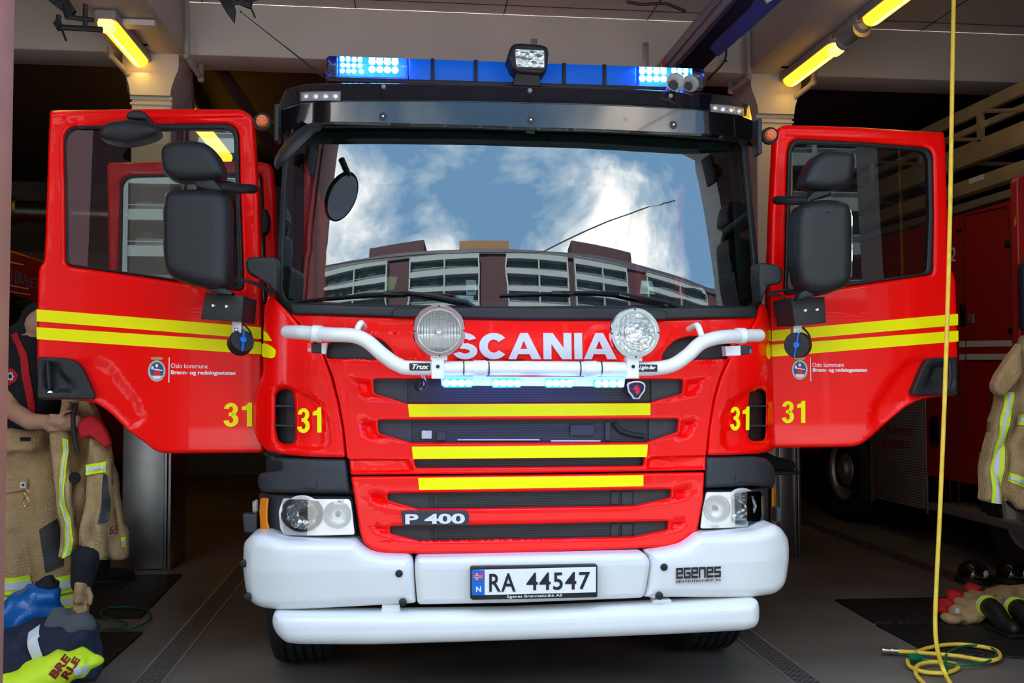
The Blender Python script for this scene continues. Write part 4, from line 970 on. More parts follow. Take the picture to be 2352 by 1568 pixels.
# ---- tubular front light bar in white
def sm(pts, k=6): return spline(pts, k)
yb = -.17
path = [(660, 762, .02), (690, 763, -.05), (760, 768, -.12), (812, 771, -.15), (845, 785, -.16), (880, 815, -.17), (915, 838, -.17), (960, 845, -.17), (1200, 845, -.17), (1420, 847, -.17), (1500, 846, -.17), (1545, 838, -.17), (1580, 815, -.16), (1610, 788, -.15), (1650, 775, -.12), (1700, 771, -.05), (1743, 770, .03)]
P = [rY(*q) for q in path]; P = [P[0]] + sm(P[1:-1]) + [P[-1]]
rr = [.029] + [.031] * (len(P) - 2) + [.029]
b = tube(bmesh.new(), P, rr, 20); ball(b, P[0], .029, 3); ball(b, P[-1], .029, 3)
LB = obj('lamp_tube', b, white, T, label='bent white tube bar across the front carrying lamps')
for a in (1064.5, 1122, 1331.5, 1380):   # joints
    p = rY(a, 846, yb); obj('joint', tube(bmesh.new(), [p + Vector((-.0025, 0, 0)), p + Vector((.0025, 0, 0))], .0325, 24), rub, LB)
def clamp(a, b_, y, w, h=.036, rot=0):
    p = rY(a, b_, y); o = obj('clamp', tube(bmesh.new(), [p + Vector((-w, 0, -w * rot)), p + Vector((w, 0, w * rot))], h, 20), white, LB); return p, o
clamp(729, 766, -.09, .022, .036, -.1); clamp(1700, 771, -.05, .022, .036, .0)
for a, b_, y in ((1102, 846, yb), (1356, 847, yb)):
    p, o = clamp(a, b_, y, .026, .035)
for a in (1005, 1450):
    p = rY(a, 848, yb); obj('lamp_foot', bx(p + Vector((-.026, -.036, -.04)), p + Vector((.026, .034, .05)), bev=.004), white, LB); obj('foot_bolt', lathe(bmesh.new(), [(0, -.006), (.007, -.006), (.008, 0)], p + Vector((0, -.036, .012)), (0, 1, 0), 10), rub, LB)
for (a, b_), (c_, d_) in (((812, 765), (830, 742)), ((1616, 770), (1600, 747))):
    pa, pb = rY(a, b_, -.14), rY(c_, d_, -.10); obj('strut', tube(bmesh.new(), spline([pa + Vector((0, 0, -.03)), pa.lerp(pb, .6), pb, pb + Vector((-.008 if a > 1000 else .008, .09, -.012))], 4), .014, 12), white, LB)
for q, s, in ((c1((1425, 762), (1600, 760), (1600, 822), (1428, 822)), 'Trux'), (c2((1010, 772), (1176, 773), (1176, 832), (1010, 832)), 'Light-Bar')):
    o = panel('maker_label', q, yb - .034, blkpl, LB, thick=.006, pillow=.001, r=.004)
    cx0, cx1 = min(a for a, _ in q), max(a for a, _ in q); cy0, cy1 = min(b_ for _, b_ in q), max(b_ for _, b_ in q)
    sk = 3
    lettering('lettering', s, [(cx0 + 5 + sk, cy0 + 3), (cx1 - 3, cy0 + 3), (cx1 - 6, cy1 - 3), (cx0 + 3, cy1 - 3)], lambda a, b_: rY(a, b_, yb - .034), wtext, o, bold=.03, off=(0, -.002, 0), th=.001)
# round driving lamps
for a, b_, r_ in ((1008.5, 760, .1115), (1457, 765, .109)):
    p = rY(a, b_, -.20); r_ = r_
    h = obj('driving_lamp', lathe(bmesh.new(), [(r_ * .80, -.012), (r_ * .84, -.022), (r_ * .96, -.022), (r_, -.010), (r_ * 1.0, .012), (r_ * .93, .03), (r_ * .6, .085), (0, .10)], p, (0, 1, 0), 48), chrome, LB, label='round chrome driving lamp on the %s of the tube bar' % ('left' if a < 1200 else 'right'))
    obj('reflector', lathe(bmesh.new(), [(r_ * .86, -.008), (r_ * .7, .008), (r_ * .5, .028), (r_ * .25, .045), (r_ * .12, .048)], p, (0, 1, 0), 48), flute if a < 1200 else refl, h)
    obj('inner_ring', lathe(bmesh.new(), [(r_ * .86, -.012), (r_ * .80, -.014), (r_ * .78, -.004), (r_ * .84, 0)], p, (0, 1, 0), 48), silver, h)
    obj('bulb_cap', lathe(bmesh.new(), [(0, .01), (.010, .012), (.014, .022), (.016, .05)], p, (0, 1, 0), 20), chrome, h)
    obj('lens', lathe(bmesh.new(), [(0, -.024), (r_ * .4, -.022), (r_ * .82, -.013)], p, (0, 1, 0), 48), clear, h)
    for t in (0, 90, 180, 270): obj('rim_screw', ball(bmesh.new(), p + Vector((r_ * .93 * math.cos(R(t + 1)), -.021, r_ * .93 * math.sin(R(t + 1)))), .005, 1), blkpl, h)
    obj('lamp_stem', bx(p + Vector((-.035, -.0, -r_ - .012)), p + Vector((.035, .04, -r_ + .012)), bev=.004), white, h)
# side marker blocks under tube ends
for q, m1, sd in ((c1((585, 598), (625, 596), (625, 676), (585, 672)), clear, 1), (c1((625, 596), (705, 600), (705, 682), (625, 677)), blkpl, 0), (c1((705, 598), (752, 594), (742, 690), (705, 684)), white, 0),
                 (c2((1730, 622), (1858, 618), (1860, 700), (1738, 704)), white, 0), (c2((1858, 618), (1925, 616), (1925, 688), (1860, 698)), blkpl, 0), (c2((1925, 616), (1955, 620), (1955, 684), (1925, 688)), bluedome, 1)):
    panel('side_marker', q, -.06, m1, LB, thick=.05, pillow=.004, r=.004)
# blue flash units
pl = panel('flash_plate', c1((1680, 868), (2352, 872)) + c2((915, 872), (905, 955)) + c1((2100, 948), (1690, 948)), yb + .02, white, LB, thick=.015, pillow=.003)
for q in (c1((1700, 888), (1940, 888), (1944, 958), (1704, 960)), c1((2105, 888), (2338, 888), (2340, 960), (2106, 962)), c2((262, 890), (482, 892), (484, 960), (264, 962)), c2((660, 900), (905, 902), (905, 958), (662, 960))):
    f_ = panel('flash_unit', q, yb, flashb, LB, thick=.02, pillow=.004, r=.008)
    x0, x1 = min(a for a, _ in q), max(a for a, _ in q); y0, y1 = min(v for _, v in q), max(v for _, v in q)
    for k in range(4):
        a = x0 + (x1 - x0) * (k + .5) / 4; cc = rY(a, (y0 + y1) / 2, yb - .004); obj('led', lathe(bmesh.new(), [(0, -.008), (.007, -.007), (.0155, -.001)], cc, (0, 1, 0), 14), ledf, f_)
    panel('lens', [(x0 + 1, y0 + 1), (x1 - 1, y0 + 1), (x1 - 1, y1 - 1), (x0 + 1, y1 - 1)], yb - .013, clear, f_, thick=.003, pillow=0, r=.008)
# coiled lead
b = tube(bmesh.new(), [rY(960 + 9 * math.cos(t) + t * .8, 884 + 13 * math.sin(t), -.02 - .01 * t) for t in [k * .5 for k in range(28)]], .005, 6); obj('lead', b, blkpl, LB)
for dx in (0, 5): obj('lead', tube(bmesh.new(), spline([rY(966 + dx, 858, -.10), rY(973 + dx, 875, -.10), rY(972 + dx, 888, -.08), rY(962 + dx, 895, -.06)], 4), .003, 6), wtext if dx else silver, LB)

# ---- cab doors
def mapdoor(f): return onf(f)
YD = .42
def emblem(cx, cy, rx, ry, f, parent):
    e_ = decal('coat_of_arms', ellipse(cx, cy, rx, ry, 32), f, mat('arms_silver', (.55, .58, .55), .5) if 'arms_silver' not in MATS else MATS['arms_silver'], parent, -.003)
    decal('blue_field', ellipse(cx, cy - 1, rx * .78, ry * .78, 28), f, mat('arms_blue', (.01, .10, .24), .5) if 'arms_blue' not in MATS else MATS['arms_blue'], e_, -.005)
    decal('figure', [(cx - .1 * rx, cy - .45 * ry), (cx + .15 * rx, cy - .45 * ry), (cx + .2 * rx, cy - .1 * ry), (cx + .55 * rx, cy + .5 * ry), (cx - .5 * rx, cy + .5 * ry), (cx - .2 * rx, cy - .1 * ry)], f, redv, e_, -.007)
    decal('head', ellipse(cx, cy - .5 * ry, rx * .16, ry * .16, 12), f, wtext, e_, -.0085)
    decal('arm', [(cx - .65 * rx, cy - .25 * ry), (cx + .65 * rx, cy - .08 * ry), (cx + .65 * rx, cy + .02 * ry), (cx - .65 * rx, cy - .15 * ry)], f, wtext, e_, -.008)
    decal('ring', ellipse(cx - .5 * rx, cy - .3 * ry, rx * .15, ry * .15, 12), f, wtext, e_, -.0085)
    decal('base', [(cx - .6 * rx, cy + .45 * ry), (cx + .6 * rx, cy + .45 * ry), (cx + .3 * rx, cy + .75 * ry), (cx - .3 * rx, cy + .75 * ry)], f, wtext, e_, -.0075)
    t_ = cy - ry
    decal('crown', [(cx - .6 * rx, t_ - 1), (cx - .72 * rx, t_ - ry * .28), (cx - .4 * rx, t_ - ry * .22), (cx - .36 * rx, t_ - ry * .34), (cx - .1 * rx, t_ - ry * .24), (cx + .0 * rx, t_ - ry * .36), (cx + .12 * rx, t_ - ry * .24), (cx + .38 * rx, t_ - ry * .34), (cx + .42 * rx, t_ - ry * .22), (cx + .74 * rx, t_ - ry * .28), (cx + .6 * rx, t_ - 1)], f, mat('arms_gold', (.45, .40, .12), .4) if 'arms_gold' not in MATS else MATS['arms_gold'], e_, -.004)
    for k in range(16):
        t = 2 * math.pi * k / 16; decal('bead', ellipse(cx + rx * .89 * math.cos(t), cy - .5 + ry * .89 * math.sin(t), 1.1, 1.1, 6), f, MATS['arms_gold'], e_, -.0045)
def door(f, out, win, glassp, hand, s1_, s2_, crease, lab, left):
    pn_ = pane if left else paner
    d = panel('cab_door', out, f, red, T, thick=.07, cell=.025, pillow=.02, r=.02, holes=[win], hr=.03, rec=crease, label=lab)
    sl_ = panel('window_seal', win, offs(f, .004), rub, d, thick=.05, cell=.06, pillow=.008, holes=[glassp], r=.03, hr=.028)
    panel('window_pane', glassp, offs(f, .02), pn_, d, thick=.0, cell=.1, pillow=0, r=.026)
    for s_ in (s1_, s2_): decal('yellow_stripe', s_, f, yel, d, -.0025)
    return d
fL = lambda x, z: YD + .012 * math.sin((z - 1.2) * 1.5) + .05 * max(0, z - 1.8) - .05 * max(0, 1.12 - z)
outL = k1((328, 737), (1000, 730), (1630, 732), (1690, 770), (1708, 800), (1728, 1100), (1745, 1400)) + k5((1680, 520), (1700, 1250), (1700, 1513), (1062, 1517), (990, 1500), (930, 1450), (830, 1380), (720, 1270), (650, 1215), (580, 1182), (500, 1170), (233, 1168), (230, 900), (233, 600), (240, 345), (250, 310), (276, 280)) + k1((300, 1560), (318, 1000))
winL = k1((430, 930), (452, 872), (510, 847), (1060, 833), (1540, 831), (1590, 858), (1610, 905), (1618, 1250)) + k5((1565, 470), (420, 305)) + k1((440, 1560),)
glL = k1((440, 940), (460, 890), (515, 862), (1060, 872), (1530, 870), (1565, 890), (1578, 930), (1590, 1250)) + k5((1535, 448), (430, 293)) + k1((452, 1560),)
dl = door(fL, outL, winL, glL, None, k5((234, 588), (1680, 704), (1680, 780), (236, 665)), k5((234, 703), (1680, 799), (1680, 878), (236, 780)),
    [(k5((235, 1000), (600, 890), (700, 930), (800, 1050), (900, 1180), (945, 1290), (900, 1350), (820, 1372), (700, 1240), (600, 1175), (235, 1165)), .014, .03), (k1((326, 830), (1700, 800), (1690, 775), (1640, 745), (330, 745)), -.010, .02)], 'left cab door, opened outward, its window mirroring flats', True)
fR = lambda x, z: YD + .012 * math.sin((z - 1.2) * 1.5) + .05 * max(0, z - 1.8) - .05 * max(0, 1.12 - z)
outR = k4((575, 960), (600, 910), (640, 892), (1100, 905), (1780, 945), (1790, 965), (1797, 1030)) + k8((1245, 0), (1262, 560), (1290, 595), (1300, 640), (1312, 1000), (1312, 1330), (1200, 1335), (1120, 1345), (1060, 1365), (1000, 1400), (900, 1480)) + k7((600, 240), (560, 272), (530, 288), (490, 297), (60, 303)) + [(1770, 1000), (1768, 700), (1775, 480)]
winR = k4((655, 1200), (660, 1080), (680, 1020), (725, 997), (1200, 1020), (1640, 1055), (1685, 1080), (1702, 1120), (1708, 1560)) + k8((1160, 600), (265, 725)) + k4((640, 1900),)
glR = k4((685, 1200), (688, 1090), (705, 1045), (740, 1025), (1200, 1045), (1620, 1080), (1655, 1100), (1675, 1140), (1682, 1560)) + k8((1130, 590), (290, 695)) + k4((668, 1900),)
dr = door(fR, outR, winR, glR, None, k8((190, 938), (1308, 837), (1308, 905), (190, 1003)), k8((190, 1023), (1310, 938), (1310, 1003), (190, 1095)),
    [(k8((1310, 1200), (1120, 1085), (1000, 1110), (900, 1220), (800, 1380), (775, 1470), (790, 1500), (870, 1510), (980, 1400), (1120, 1335), (1310, 1320)), .014, .03), (k4((600, 985), (1795, 1030), (1785, 955), (1640, 940), (640, 905)), -.010, .02)], 'right cab door, opened outward', False)
for d, f, q, rc, ky in ((dl, fL, k5((238, 892), (430, 903), (480, 918), (520, 955), (580, 1080), (608, 1150), (595, 1168), (236, 1165)), k5((262, 920), (330, 915), (380, 925), (420, 1000), (500, 1080), (480, 1130), (270, 1140)), (325, 1128)),
                    (dr, fR, k8((1125, 1110), (1190, 1100), (1308, 1096), (1308, 1328), (1042, 1328), (1034, 1308), (1090, 1170)), k8((1150, 1130), (1290, 1118), (1290, 1290), (1100, 1290)), None)):
    h = panel('door_handle', q, offs(f, -.028), blkpl, d, thick=.04, cell=.02, pillow=.008, r=.015, rec=[(rc, .024, .03)])
    if ky: p = rS(116, 903, offs(f, -.016)); obj('lock', lathe(bmesh.new(), [(0, -.006), (.012, -.006), (.014, .02)], p, (0, 1, 0), 20), chrome, d)
g_ = rS(109, 860, offs(fL, -.012)); obj('handle_grip', tube(bmesh.new(), [rS(112, 832, offs(fL, -.01)), rS(114, 860, offs(fL, -.016)), rS(116, 892, offs(fL, -.008))], [.028, .032, .03], 14, flat=(1, .45)), blkpl, dl)
g_ = rS(2180, 860, offs(fR, -.012)); obj('handle_grip', tube(bmesh.new(), [rS(2176, 832, offs(fR, -.01)), rS(2178, 860, offs(fR, -.016)), rS(2174, 892, offs(fR, -.008))], [.028, .032, .03], 14, flat=(1, .45)), blkpl, dr)
for d, f, qs in ((dl, fL, [('Oslo kommune', k5((1100, 936), (1335, 940), (1335, 968), (1100, 966)), 0), ('Brann- og redningsetaten', k5((1100, 980), (1515, 984), (1515, 1019), (1100, 1013)), .03)]),
                 (dr, fR, [('Oslo kommune', k8((433, 1131), (621, 1129), (621, 1155), (433, 1157)), 0), ('Brann- og redningsetaten', k8((436, 1163), (760, 1163), (760, 1192), (436, 1192)), .03)])):
    for s, q, bo in qs: lettering('lettering', s, q, onf(f), wtext, d, bold=bo, off=(0, -.003, 0))
decal('rule', k5((1085, 898), (1091, 898), (1089, 1060), (1083, 1060)), fL, wtext, dl, -.003); decal('rule', k8((419, 1100), (424, 1100), (427, 1242), (422, 1242)), fR, wtext, dr, -.003)
emblem(360, 851.5, 20, 24.5, fL, dl); emblem(1837, 849, 18, 22.5, fR, dr)
lettering('lettering', '', k5((1438, 1190), (1622, 1188), (1622, 1340), (1438, 1345)), onf(fL), yel, dl, off=(0, -.003, 0), shapes=digits('31'))
lettering('lettering', '', k7((106, 49), (233, 47), (233, 166), (106, 169)), onf(fR), yel, dr, off=(0, -.003, 0), shapes=digits('31'))
# crew door further back, opened too
outC = [(244, 372), (420, 369), (596, 370), (615, 374), (626, 385), (630, 430), (636, 620), (640, 980), (300, 980), (250, 700)]
winC = [(275, 420), (285, 406), (300, 402), (590, 395), (600, 402), (603, 440), (612, 700), (270, 690)]
cdr = panel('crew_door', outC, 1.75, red, T, thick=.06, cell=.05, pillow=.02, r=.03, holes=[winC], hr=.03, label='red crew door standing open behind the left cab door')
panel('window_pane', [(a, b_) for a, b_ in winC], 1.77, pane, cdr, thick=0, pillow=0)
panel('window_seal', winC, 1.752, rub, cdr, thick=.04, pillow=.006, r=.03, holes=[[(a * .965 + 15.2, b_ * .965 + 18.5) for a, b_ in winC]], hr=.03)
panel('door_mirror', [(598, 480), (612, 478), (620, 500), (618, 530), (606, 542), (597, 540)], 1.6, blkpl, cdr, thick=.05, pillow=.02, r=.02)
# hinges and pillar blocks beside the windscreen
for q in ([(562, 598), (570, 590), (630, 588), (637, 600), (636, 672), (622, 665), (607, 640), (575, 632), (565, 620)], [(1744, 603), (1762, 603), (1790, 608), (1800, 620), (1799, 645), (1790, 652), (1765, 655), (1758, 672), (1750, 695), (1744, 640)]):
    panel('mirror_base', q, .16, blkpl, T, thick=.12, cell=.05, pillow=.015, r=.01)
# ---- mirrors
def mirror(body, upper, neck, arm, stub, lab, y=.02):
    m_ = panel('side_mirror', body, y, blkpl, T, thick=.14, cell=.04, pillow=.065, r=.05, bulge=.9, label=lab)
    panel('upper_mirror', upper, y + .02, blkpl, m_, thick=.12, cell=.04, pillow=.05, r=.04, bulge=.9)
    panel('mirror_neck', neck, y + .05, blkpl, m_, thick=.06, cell=.05, pillow=.02, r=.01)
    P = [rY(a, b_, yy) for a, b_, yy in arm]; b = tube(bmesh.new(), P, [.018, .024, .022][:len(P)] if len(P) == 3 else .022, 12, flat=(1, 1)); ball(b, P[-1], .022, 2); obj('mirror_arm', b, blkpl, m_)
    panel('mirror_stub', stub, y + .04, blkpl, m_, thick=.06, pillow=.015, r=.008)
    g = bmesh.new(); P = [rY(a, b_, y + .139) for a, b_ in body]; f_ = g.faces.new([g.verts.new(p.lerp(sum(P, Vector()) / len(P), .12)) for p in P]); obj('glass', g, mirg, m_)
mirror([(372, 440), (385, 432), (440, 428), (500, 432), (520, 445), (524, 480), (522, 640), (515, 655), (490, 666), (440, 655), (395, 640), (375, 620), (368, 580), (367, 480)],
       [(365, 340), (375, 325), (400, 318), (440, 318), (470, 324), (495, 345), (510, 375), (514, 395), (505, 405), (470, 411), (400, 411), (375, 400), (366, 375)],
       [(440, 410), (490, 408), (505, 425), (513, 440), (490, 442), (450, 432)], [(505, 430, .08), (545, 433, .15), (582, 434, .36)],
       [(470, 662), (490, 655), (512, 658), (538, 672), (500, 674)], 'left black side mirror with a smaller one on top')
mirror([(1838, 500), (1845, 470), (1862, 460), (1900, 453), (1940, 456), (1960, 465), (1966, 490), (1966, 600), (1964, 645), (1950, 660), (1900, 677), (1865, 670), (1845, 650), (1836, 600)],
       [(1852, 410), (1862, 380), (1882, 352), (1905, 342), (1955, 341), (1970, 350), (1972, 375), (1965, 410), (1950, 425), (1910, 434), (1870, 430), (1853, 420)],
       [(1872, 436), (1912, 434), (1912, 448), (1880, 455), (1850, 470), (1852, 458)], [(1856, 460, .08), (1820, 460, .15), (1784, 460, .36)],
       [(1832, 690), (1840, 670), (1855, 662), (1880, 676), (1858, 684)], 'right black side mirror with a smaller one on top')
# camera/speaker boxes with hanging work lamps
def boxlamp(front, side, y, lab, screws, hang, lamp):
    o = panel('speaker_box', front, y, blkpl, T, thick=.12, pillow=.003, label=lab)
    b = bmesh.new(); P = [rY(a, b_, yy) for a, b_, yy in side]; b.faces.new([b.verts.new(p) for p in P]); bmesh.ops.solidify(b, geom=b.faces[:], thickness=.01); obj('box_side', b, blkpl, o)
    for a, b_ in screws: obj('box_screw', lathe(bmesh.new(), [(0, -.006), (.006, -.005), (.010, 0), (.010, .004)], rY(a, b_, y), (0, 1, 0), 14), chrome, o)
    p = rY(*hang, y + .05); obj('lamp_bracket', bx(p + Vector((-.022, -.02, -.03)), p + Vector((.022, .02, .03)), bev=.004), galv, o)
    obj('bracket_bolt', ball(bmesh.new(), p + Vector((0, -.025, -.015)), .010, 2), chrome, o)
    (a, b_), ax, rr_ = lamp; p = rY(a, b_, y + .05)
    w = obj('work_lamp', lathe(bmesh.new(), [(0, -.035), (rr_, -.033), (rr_ * 1.08, -.02), (rr_ * 1.08, .015), (rr_ * .8, .035), (0, .045)], p, ax, 32), rub, o, label='round black work lamp with a blue cross strip')
    axn = Vector(ax).normalized(); u, w_ = frame_of(axn)
    u = Vector((0, 0, 1)) - axn * axn.z; u = (u.normalized() if u.length > .1 else Vector((1, 0, 0))); w_ = axn.cross(u)
    v1 = (u + w_ * .2).normalized()
    obj('blue_strip', tube(bmesh.new(), [p + axn * -.037 + v1 * -rr_ * 1.05, p + axn * -.042, p + axn * -.037 + v1 * rr_ * 1.05], .005, 6), bluev, w)
    obj('blue_knob', lathe(bmesh.new(), [(0, -.048), (.014, -.046), (.016, -.036)], p, axn, 16), bluev, w)
    q = rY(hang[0] + 18 * (1 if a < 1000 else 1), hang[1] + 4, y + .05)
    obj('lead', tube(bmesh.new(), spline([q + Vector((-.02, 0, .03)), q + Vector((.02, 0, -.01)), q + Vector((.03, 0, -.05)), q + Vector((-.0, .01, -.02)), q + Vector((-.05, .02, .02))], 5), .005, 6), blkpl, o)
boxlamp([(472, 672), (560, 679), (555, 739), (461, 732)], [(560, 679, .14), (590, 690, .27), (585, 745, .27), (555, 739, .14)], .14, 'left black box under the mirror', [(489, 701), (520, 703)], (545, 750), ((552, 788), (-.55, 1, -.45), .052))
boxlamp([(1817, 684), (1894, 681), (1898, 741), (1826, 748)], [(1817, 684, .14), (1775, 693, .27), (1785, 750, .27), (1826, 748, .14)], .14, 'right black box under the mirror', [(1850, 712), (1877, 710)], (1829, 757), ((1833, 792), (.65, 1, .05), .058))
for s, P_ in (('l', [(524, 645, .2), (560, 642, .2), (600, 655, .2), (628, 672, .18)]), ('l', [(524, 650, .2), (565, 646, .2), (605, 662, .2), (630, 680, .18)]), ('r', [(1765, 672, .18), (1790, 668, .2), (1830, 668, .2), (1838, 675, .2)]), ('r', [(1762, 678, .18), (1785, 676, .2), (1800, 684, .2), (1812, 692, .2)])):
    obj('door_lead', tube(bmesh.new(), spline([rY(*q) for q in P_], 5), .006, 6), blkpl, T)
# kerb mirror on the left door top and front mirror at the visor
km = panel('kerb_mirror', [(220, 305), (228, 288), (245, 275), (285, 270), (335, 275), (358, 288), (361, 300), (345, 312), (310, 322), (285, 326), (250, 322), (225, 314)], .22, blkpl, T, thick=.12, cell=.04, pillow=.05, r=.03, bulge=.7, label='black kerb mirror on top of the left cab door')
panel('mirror_mount', [(286, 272), (292, 255), (310, 250), (330, 254), (338, 262), (338, 275)], .30, blkpl, km, thick=.12, pillow=.015, r=.015)
fm = rY(684, 337, .02)
rotm = Matrix.Rotation(R(52), 3, 'Y')
def ell(c, s, rot): 
    b = bmesh.new(); bmesh.ops.create_icosphere(b, subdivisions=4, radius=1, matrix=Matrix.Translation(c) @ rot.to_4x4() @ Matrix.Diagonal((*s, 1))); return b
# thin tilted housing: long axis down-left, thin across
d1 = (rY(636, 383, -.02) - rY(730, 288, .1)); L1 = d1.length / 2; ax1 = d1.normalized(); cc = (rY(636, 383, -.02) + rY(730, 288, .1)) / 2
nn = Vector((.75, .25, -.60)); nn = (nn - ax1 * nn.dot(ax1)).normalized(); bb = ax1.cross(nn)
M3 = Matrix((ax1, bb, nn)).transposed()
b = bmesh.new(); bmesh.ops.create_icosphere(b, subdivisions=4, radius=1, matrix=Matrix.Translation(cc) @ M3.to_4x4() @ Matrix.Diagonal((L1, .10, .05, 1)))
cut = cc + nn * .012
bmesh.ops.bisect_plane(b, geom=b.verts[:] + b.edges[:] + b.faces[:], plane_co=cut, plane_no=nn, clear_outer=True); bmesh.ops.holes_fill(b, edges=b.edges[:])
fmo = obj('front_mirror', b, blkpl, T, label='tilted black front mirror hanging under the left end of the visor')
b = bmesh.new(); b.faces.new([b.verts.new(cc + nn * .014 + ax1 * (L1 * .9 * math.cos(t)) + bb * (.088 * math.sin(t))) for t in [2 * math.pi * k / 28 for k in range(28)]]); obj('glass', b, mirg, fmo)
obj('mirror_arm', tube(bmesh.new(), [rY(722, 296, .1), rY(730, 292, .2)], .018, 8), blkpl, fmo)
# ================================================================== AROUND THE ENGINE
def wrk(a, s, seed=0, zs=.45):
    def g(x, z):
        q = Vector((x * s + seed, seed * 1.7, z * s * zs)); return a * (1 - abs(noise.noise(q)) * 2) + a * .5 * noise.noise(q * 2.1) - a * .4
    return g
def cloth(name, pp, y, m, parent, thick=.05, pil=.025, a=.02, s=9, seed=0, cell=.016, label=None, r=.02, zs=.45):
    return panel(name, pp, y, m, parent, thick=thick, cell=cell, pillow=pil, r=r, extra=wrk(a, s, seed, zs), label=label, sharp=80)
def onwr(pp, y, name, m, parent, a, s, seed, off=-.004, zs=.45):
    return panel(name, pp, y + off, m, parent, thick=.003, cell=.012, pillow=0, extra=wrk(a, s, seed, zs), sharp=80)
# ---- the man by the left door
PY_ = 1.0
def J(a, b_, y=PY_): return rY(a, b_, y)
man = thing('person', 'person in black shirt, red braces and beige turnout trousers behind the left cab door', 'person', (J(70, 1000).x, PY_, 0))
b = bmesh.new()
hd = J(136, 676, .95)
ball(b, hd, (.085, .105, .125)); ball(b, hd + Vector((.02, -.05, -.05)), (.06, .065, .07)); ball(b, hd + Vector((.035, -.108, -.01)), (.014, .022, .022)); ball(b, hd + Vector((-.084, .01, 0)), (.014, .022, .034)); ball(b, hd + Vector((.088, .01, 0)), (.014, .022, .034))
limb(b, [hd + Vector((-.01, .03, -.08)), J(92, 745, .9)], [.06, .075])
limb(b, [J(96, 770), J(90, 860), J(80, 960), J(75, 1020)], [.15, .17, .155, .16], flat=(1, .75))
for pts, rs in (([J(38, 782), J(28, 860), J(24, 940, .82), J(70, 968, .70), J(118, 968, .64)], [.062, .055, .05, .043, .033]), ([J(150, 790), J(165, 870), J(165, 930, .8), J(150, 965, .68)], [.062, .055, .048, .033])):
    limb(b, pts, rs)
for hx, hy, y, sx in ((140, 966, .60, 1), (150, 975, .62, -1)):
    h = J(hx, hy, y); ball(b, h, (.042, .03, .026), 2); limb(b, [J(hx - 16 * sx, hy, y + .02), h], [.032, .03])
    for k in range(4):
        o_ = Vector((0, 0, .024 - .016 * k)); ln = (.075, .085, .08, .062)[k]; limb(b, [h + Vector((.03 * sx, 0, 0)) + o_, h + Vector((sx * (.03 + ln * .55), -.004, 0)) + o_, h + Vector((sx * (.03 + ln * .85), .02, -.012)) + o_], [.0095, .009, .0075], 8)
    limb(b, [h + Vector((-.005 * sx, -.02, .02)), h + Vector((.03 * sx, -.035, .045)), h + Vector((.06 * sx, -.03, .05))], [.012, .010, .009], 8)
for lg in ([J(42, 1020), J(38, 1220), J(32, 1400), J(30, 1490)], [J(105, 1020), J(118, 1220), J(145, 1400), J(150, 1490)]): limb(b, lg, [.09, .07, .06, .05])
body = remesh('body', b, skin, man, .009, 3)
b = bmesh.new(); ball(b, hd + Vector((0, .03, .03)), (.092, .098, .115)); bmesh.ops.bisect_plane(b, geom=b.verts[:] + b.edges[:] + b.faces[:], plane_co=hd + Vector((0, -.03, .02)), plane_no=(0, -1, -.6), clear_outer=True); obj('hair', b, hairm, man)
for dx in (-.02, .045): obj('eye', ball(bmesh.new(), hd + Vector((dx + .01, -.10, .015)), .010, 2), wtext, man)
obj('mouth', ball(bmesh.new(), hd + Vector((.03, -.113, -.055)), (.02, .005, .005), 2), mat('lips', (.35, .12, .1), .5), man)
b = bmesh.new()
limb(b, [J(92, 778), J(88, 860), J(80, 940), J(78, 985)], [.185, .20, .18, .175], 18, flat=(1, .72))
limb(b, [J(60, 768), J(40, 785), J(30, 850), J(28, 905)], [.08, .092, .088, .084]); limb(b, [J(125, 770), J(150, 792), J(160, 850), J(165, 900)], [.08, .092, .088, .084]); limb(b, [J(92, 738), J(92, 775)], [.10, .14])
shirt = remesh('shirt', b, blackf, man, .014, 4, (7, .008))
b = bmesh.new()
limb(b, [J(72, 985), J(72, 1030)], [.19, .21], 18, flat=(1, .8))
limb(b, [J(46, 1020), J(42, 1130), J(36, 1230), J(28, 1330), J(28, 1400), J(30, 1460)], [.135, .145, .13, .115, .115, .10]); limb(b, [J(100, 1020), J(108, 1130), J(118, 1230), J(138, 1330), J(148, 1400), J(152, 1460)], [.135, .15, .135, .12, .115, .10])
tro = remesh('trousers', b, beige, man, .014, 3, (6, .014, .7))
for lg in ((28, 1495, -1), (155, 1495, 1)):
    c_ = J(lg[0], lg[1]); b = bmesh.new(); limb(b, [Vector((c_.x, PY_, .26)), Vector((c_.x, PY_ - .01, .09)), Vector((c_.x + .03, PY_ - .16, .055))], [.075, .07, .055]); remesh('boot', b, blackf, man, .012, 3)
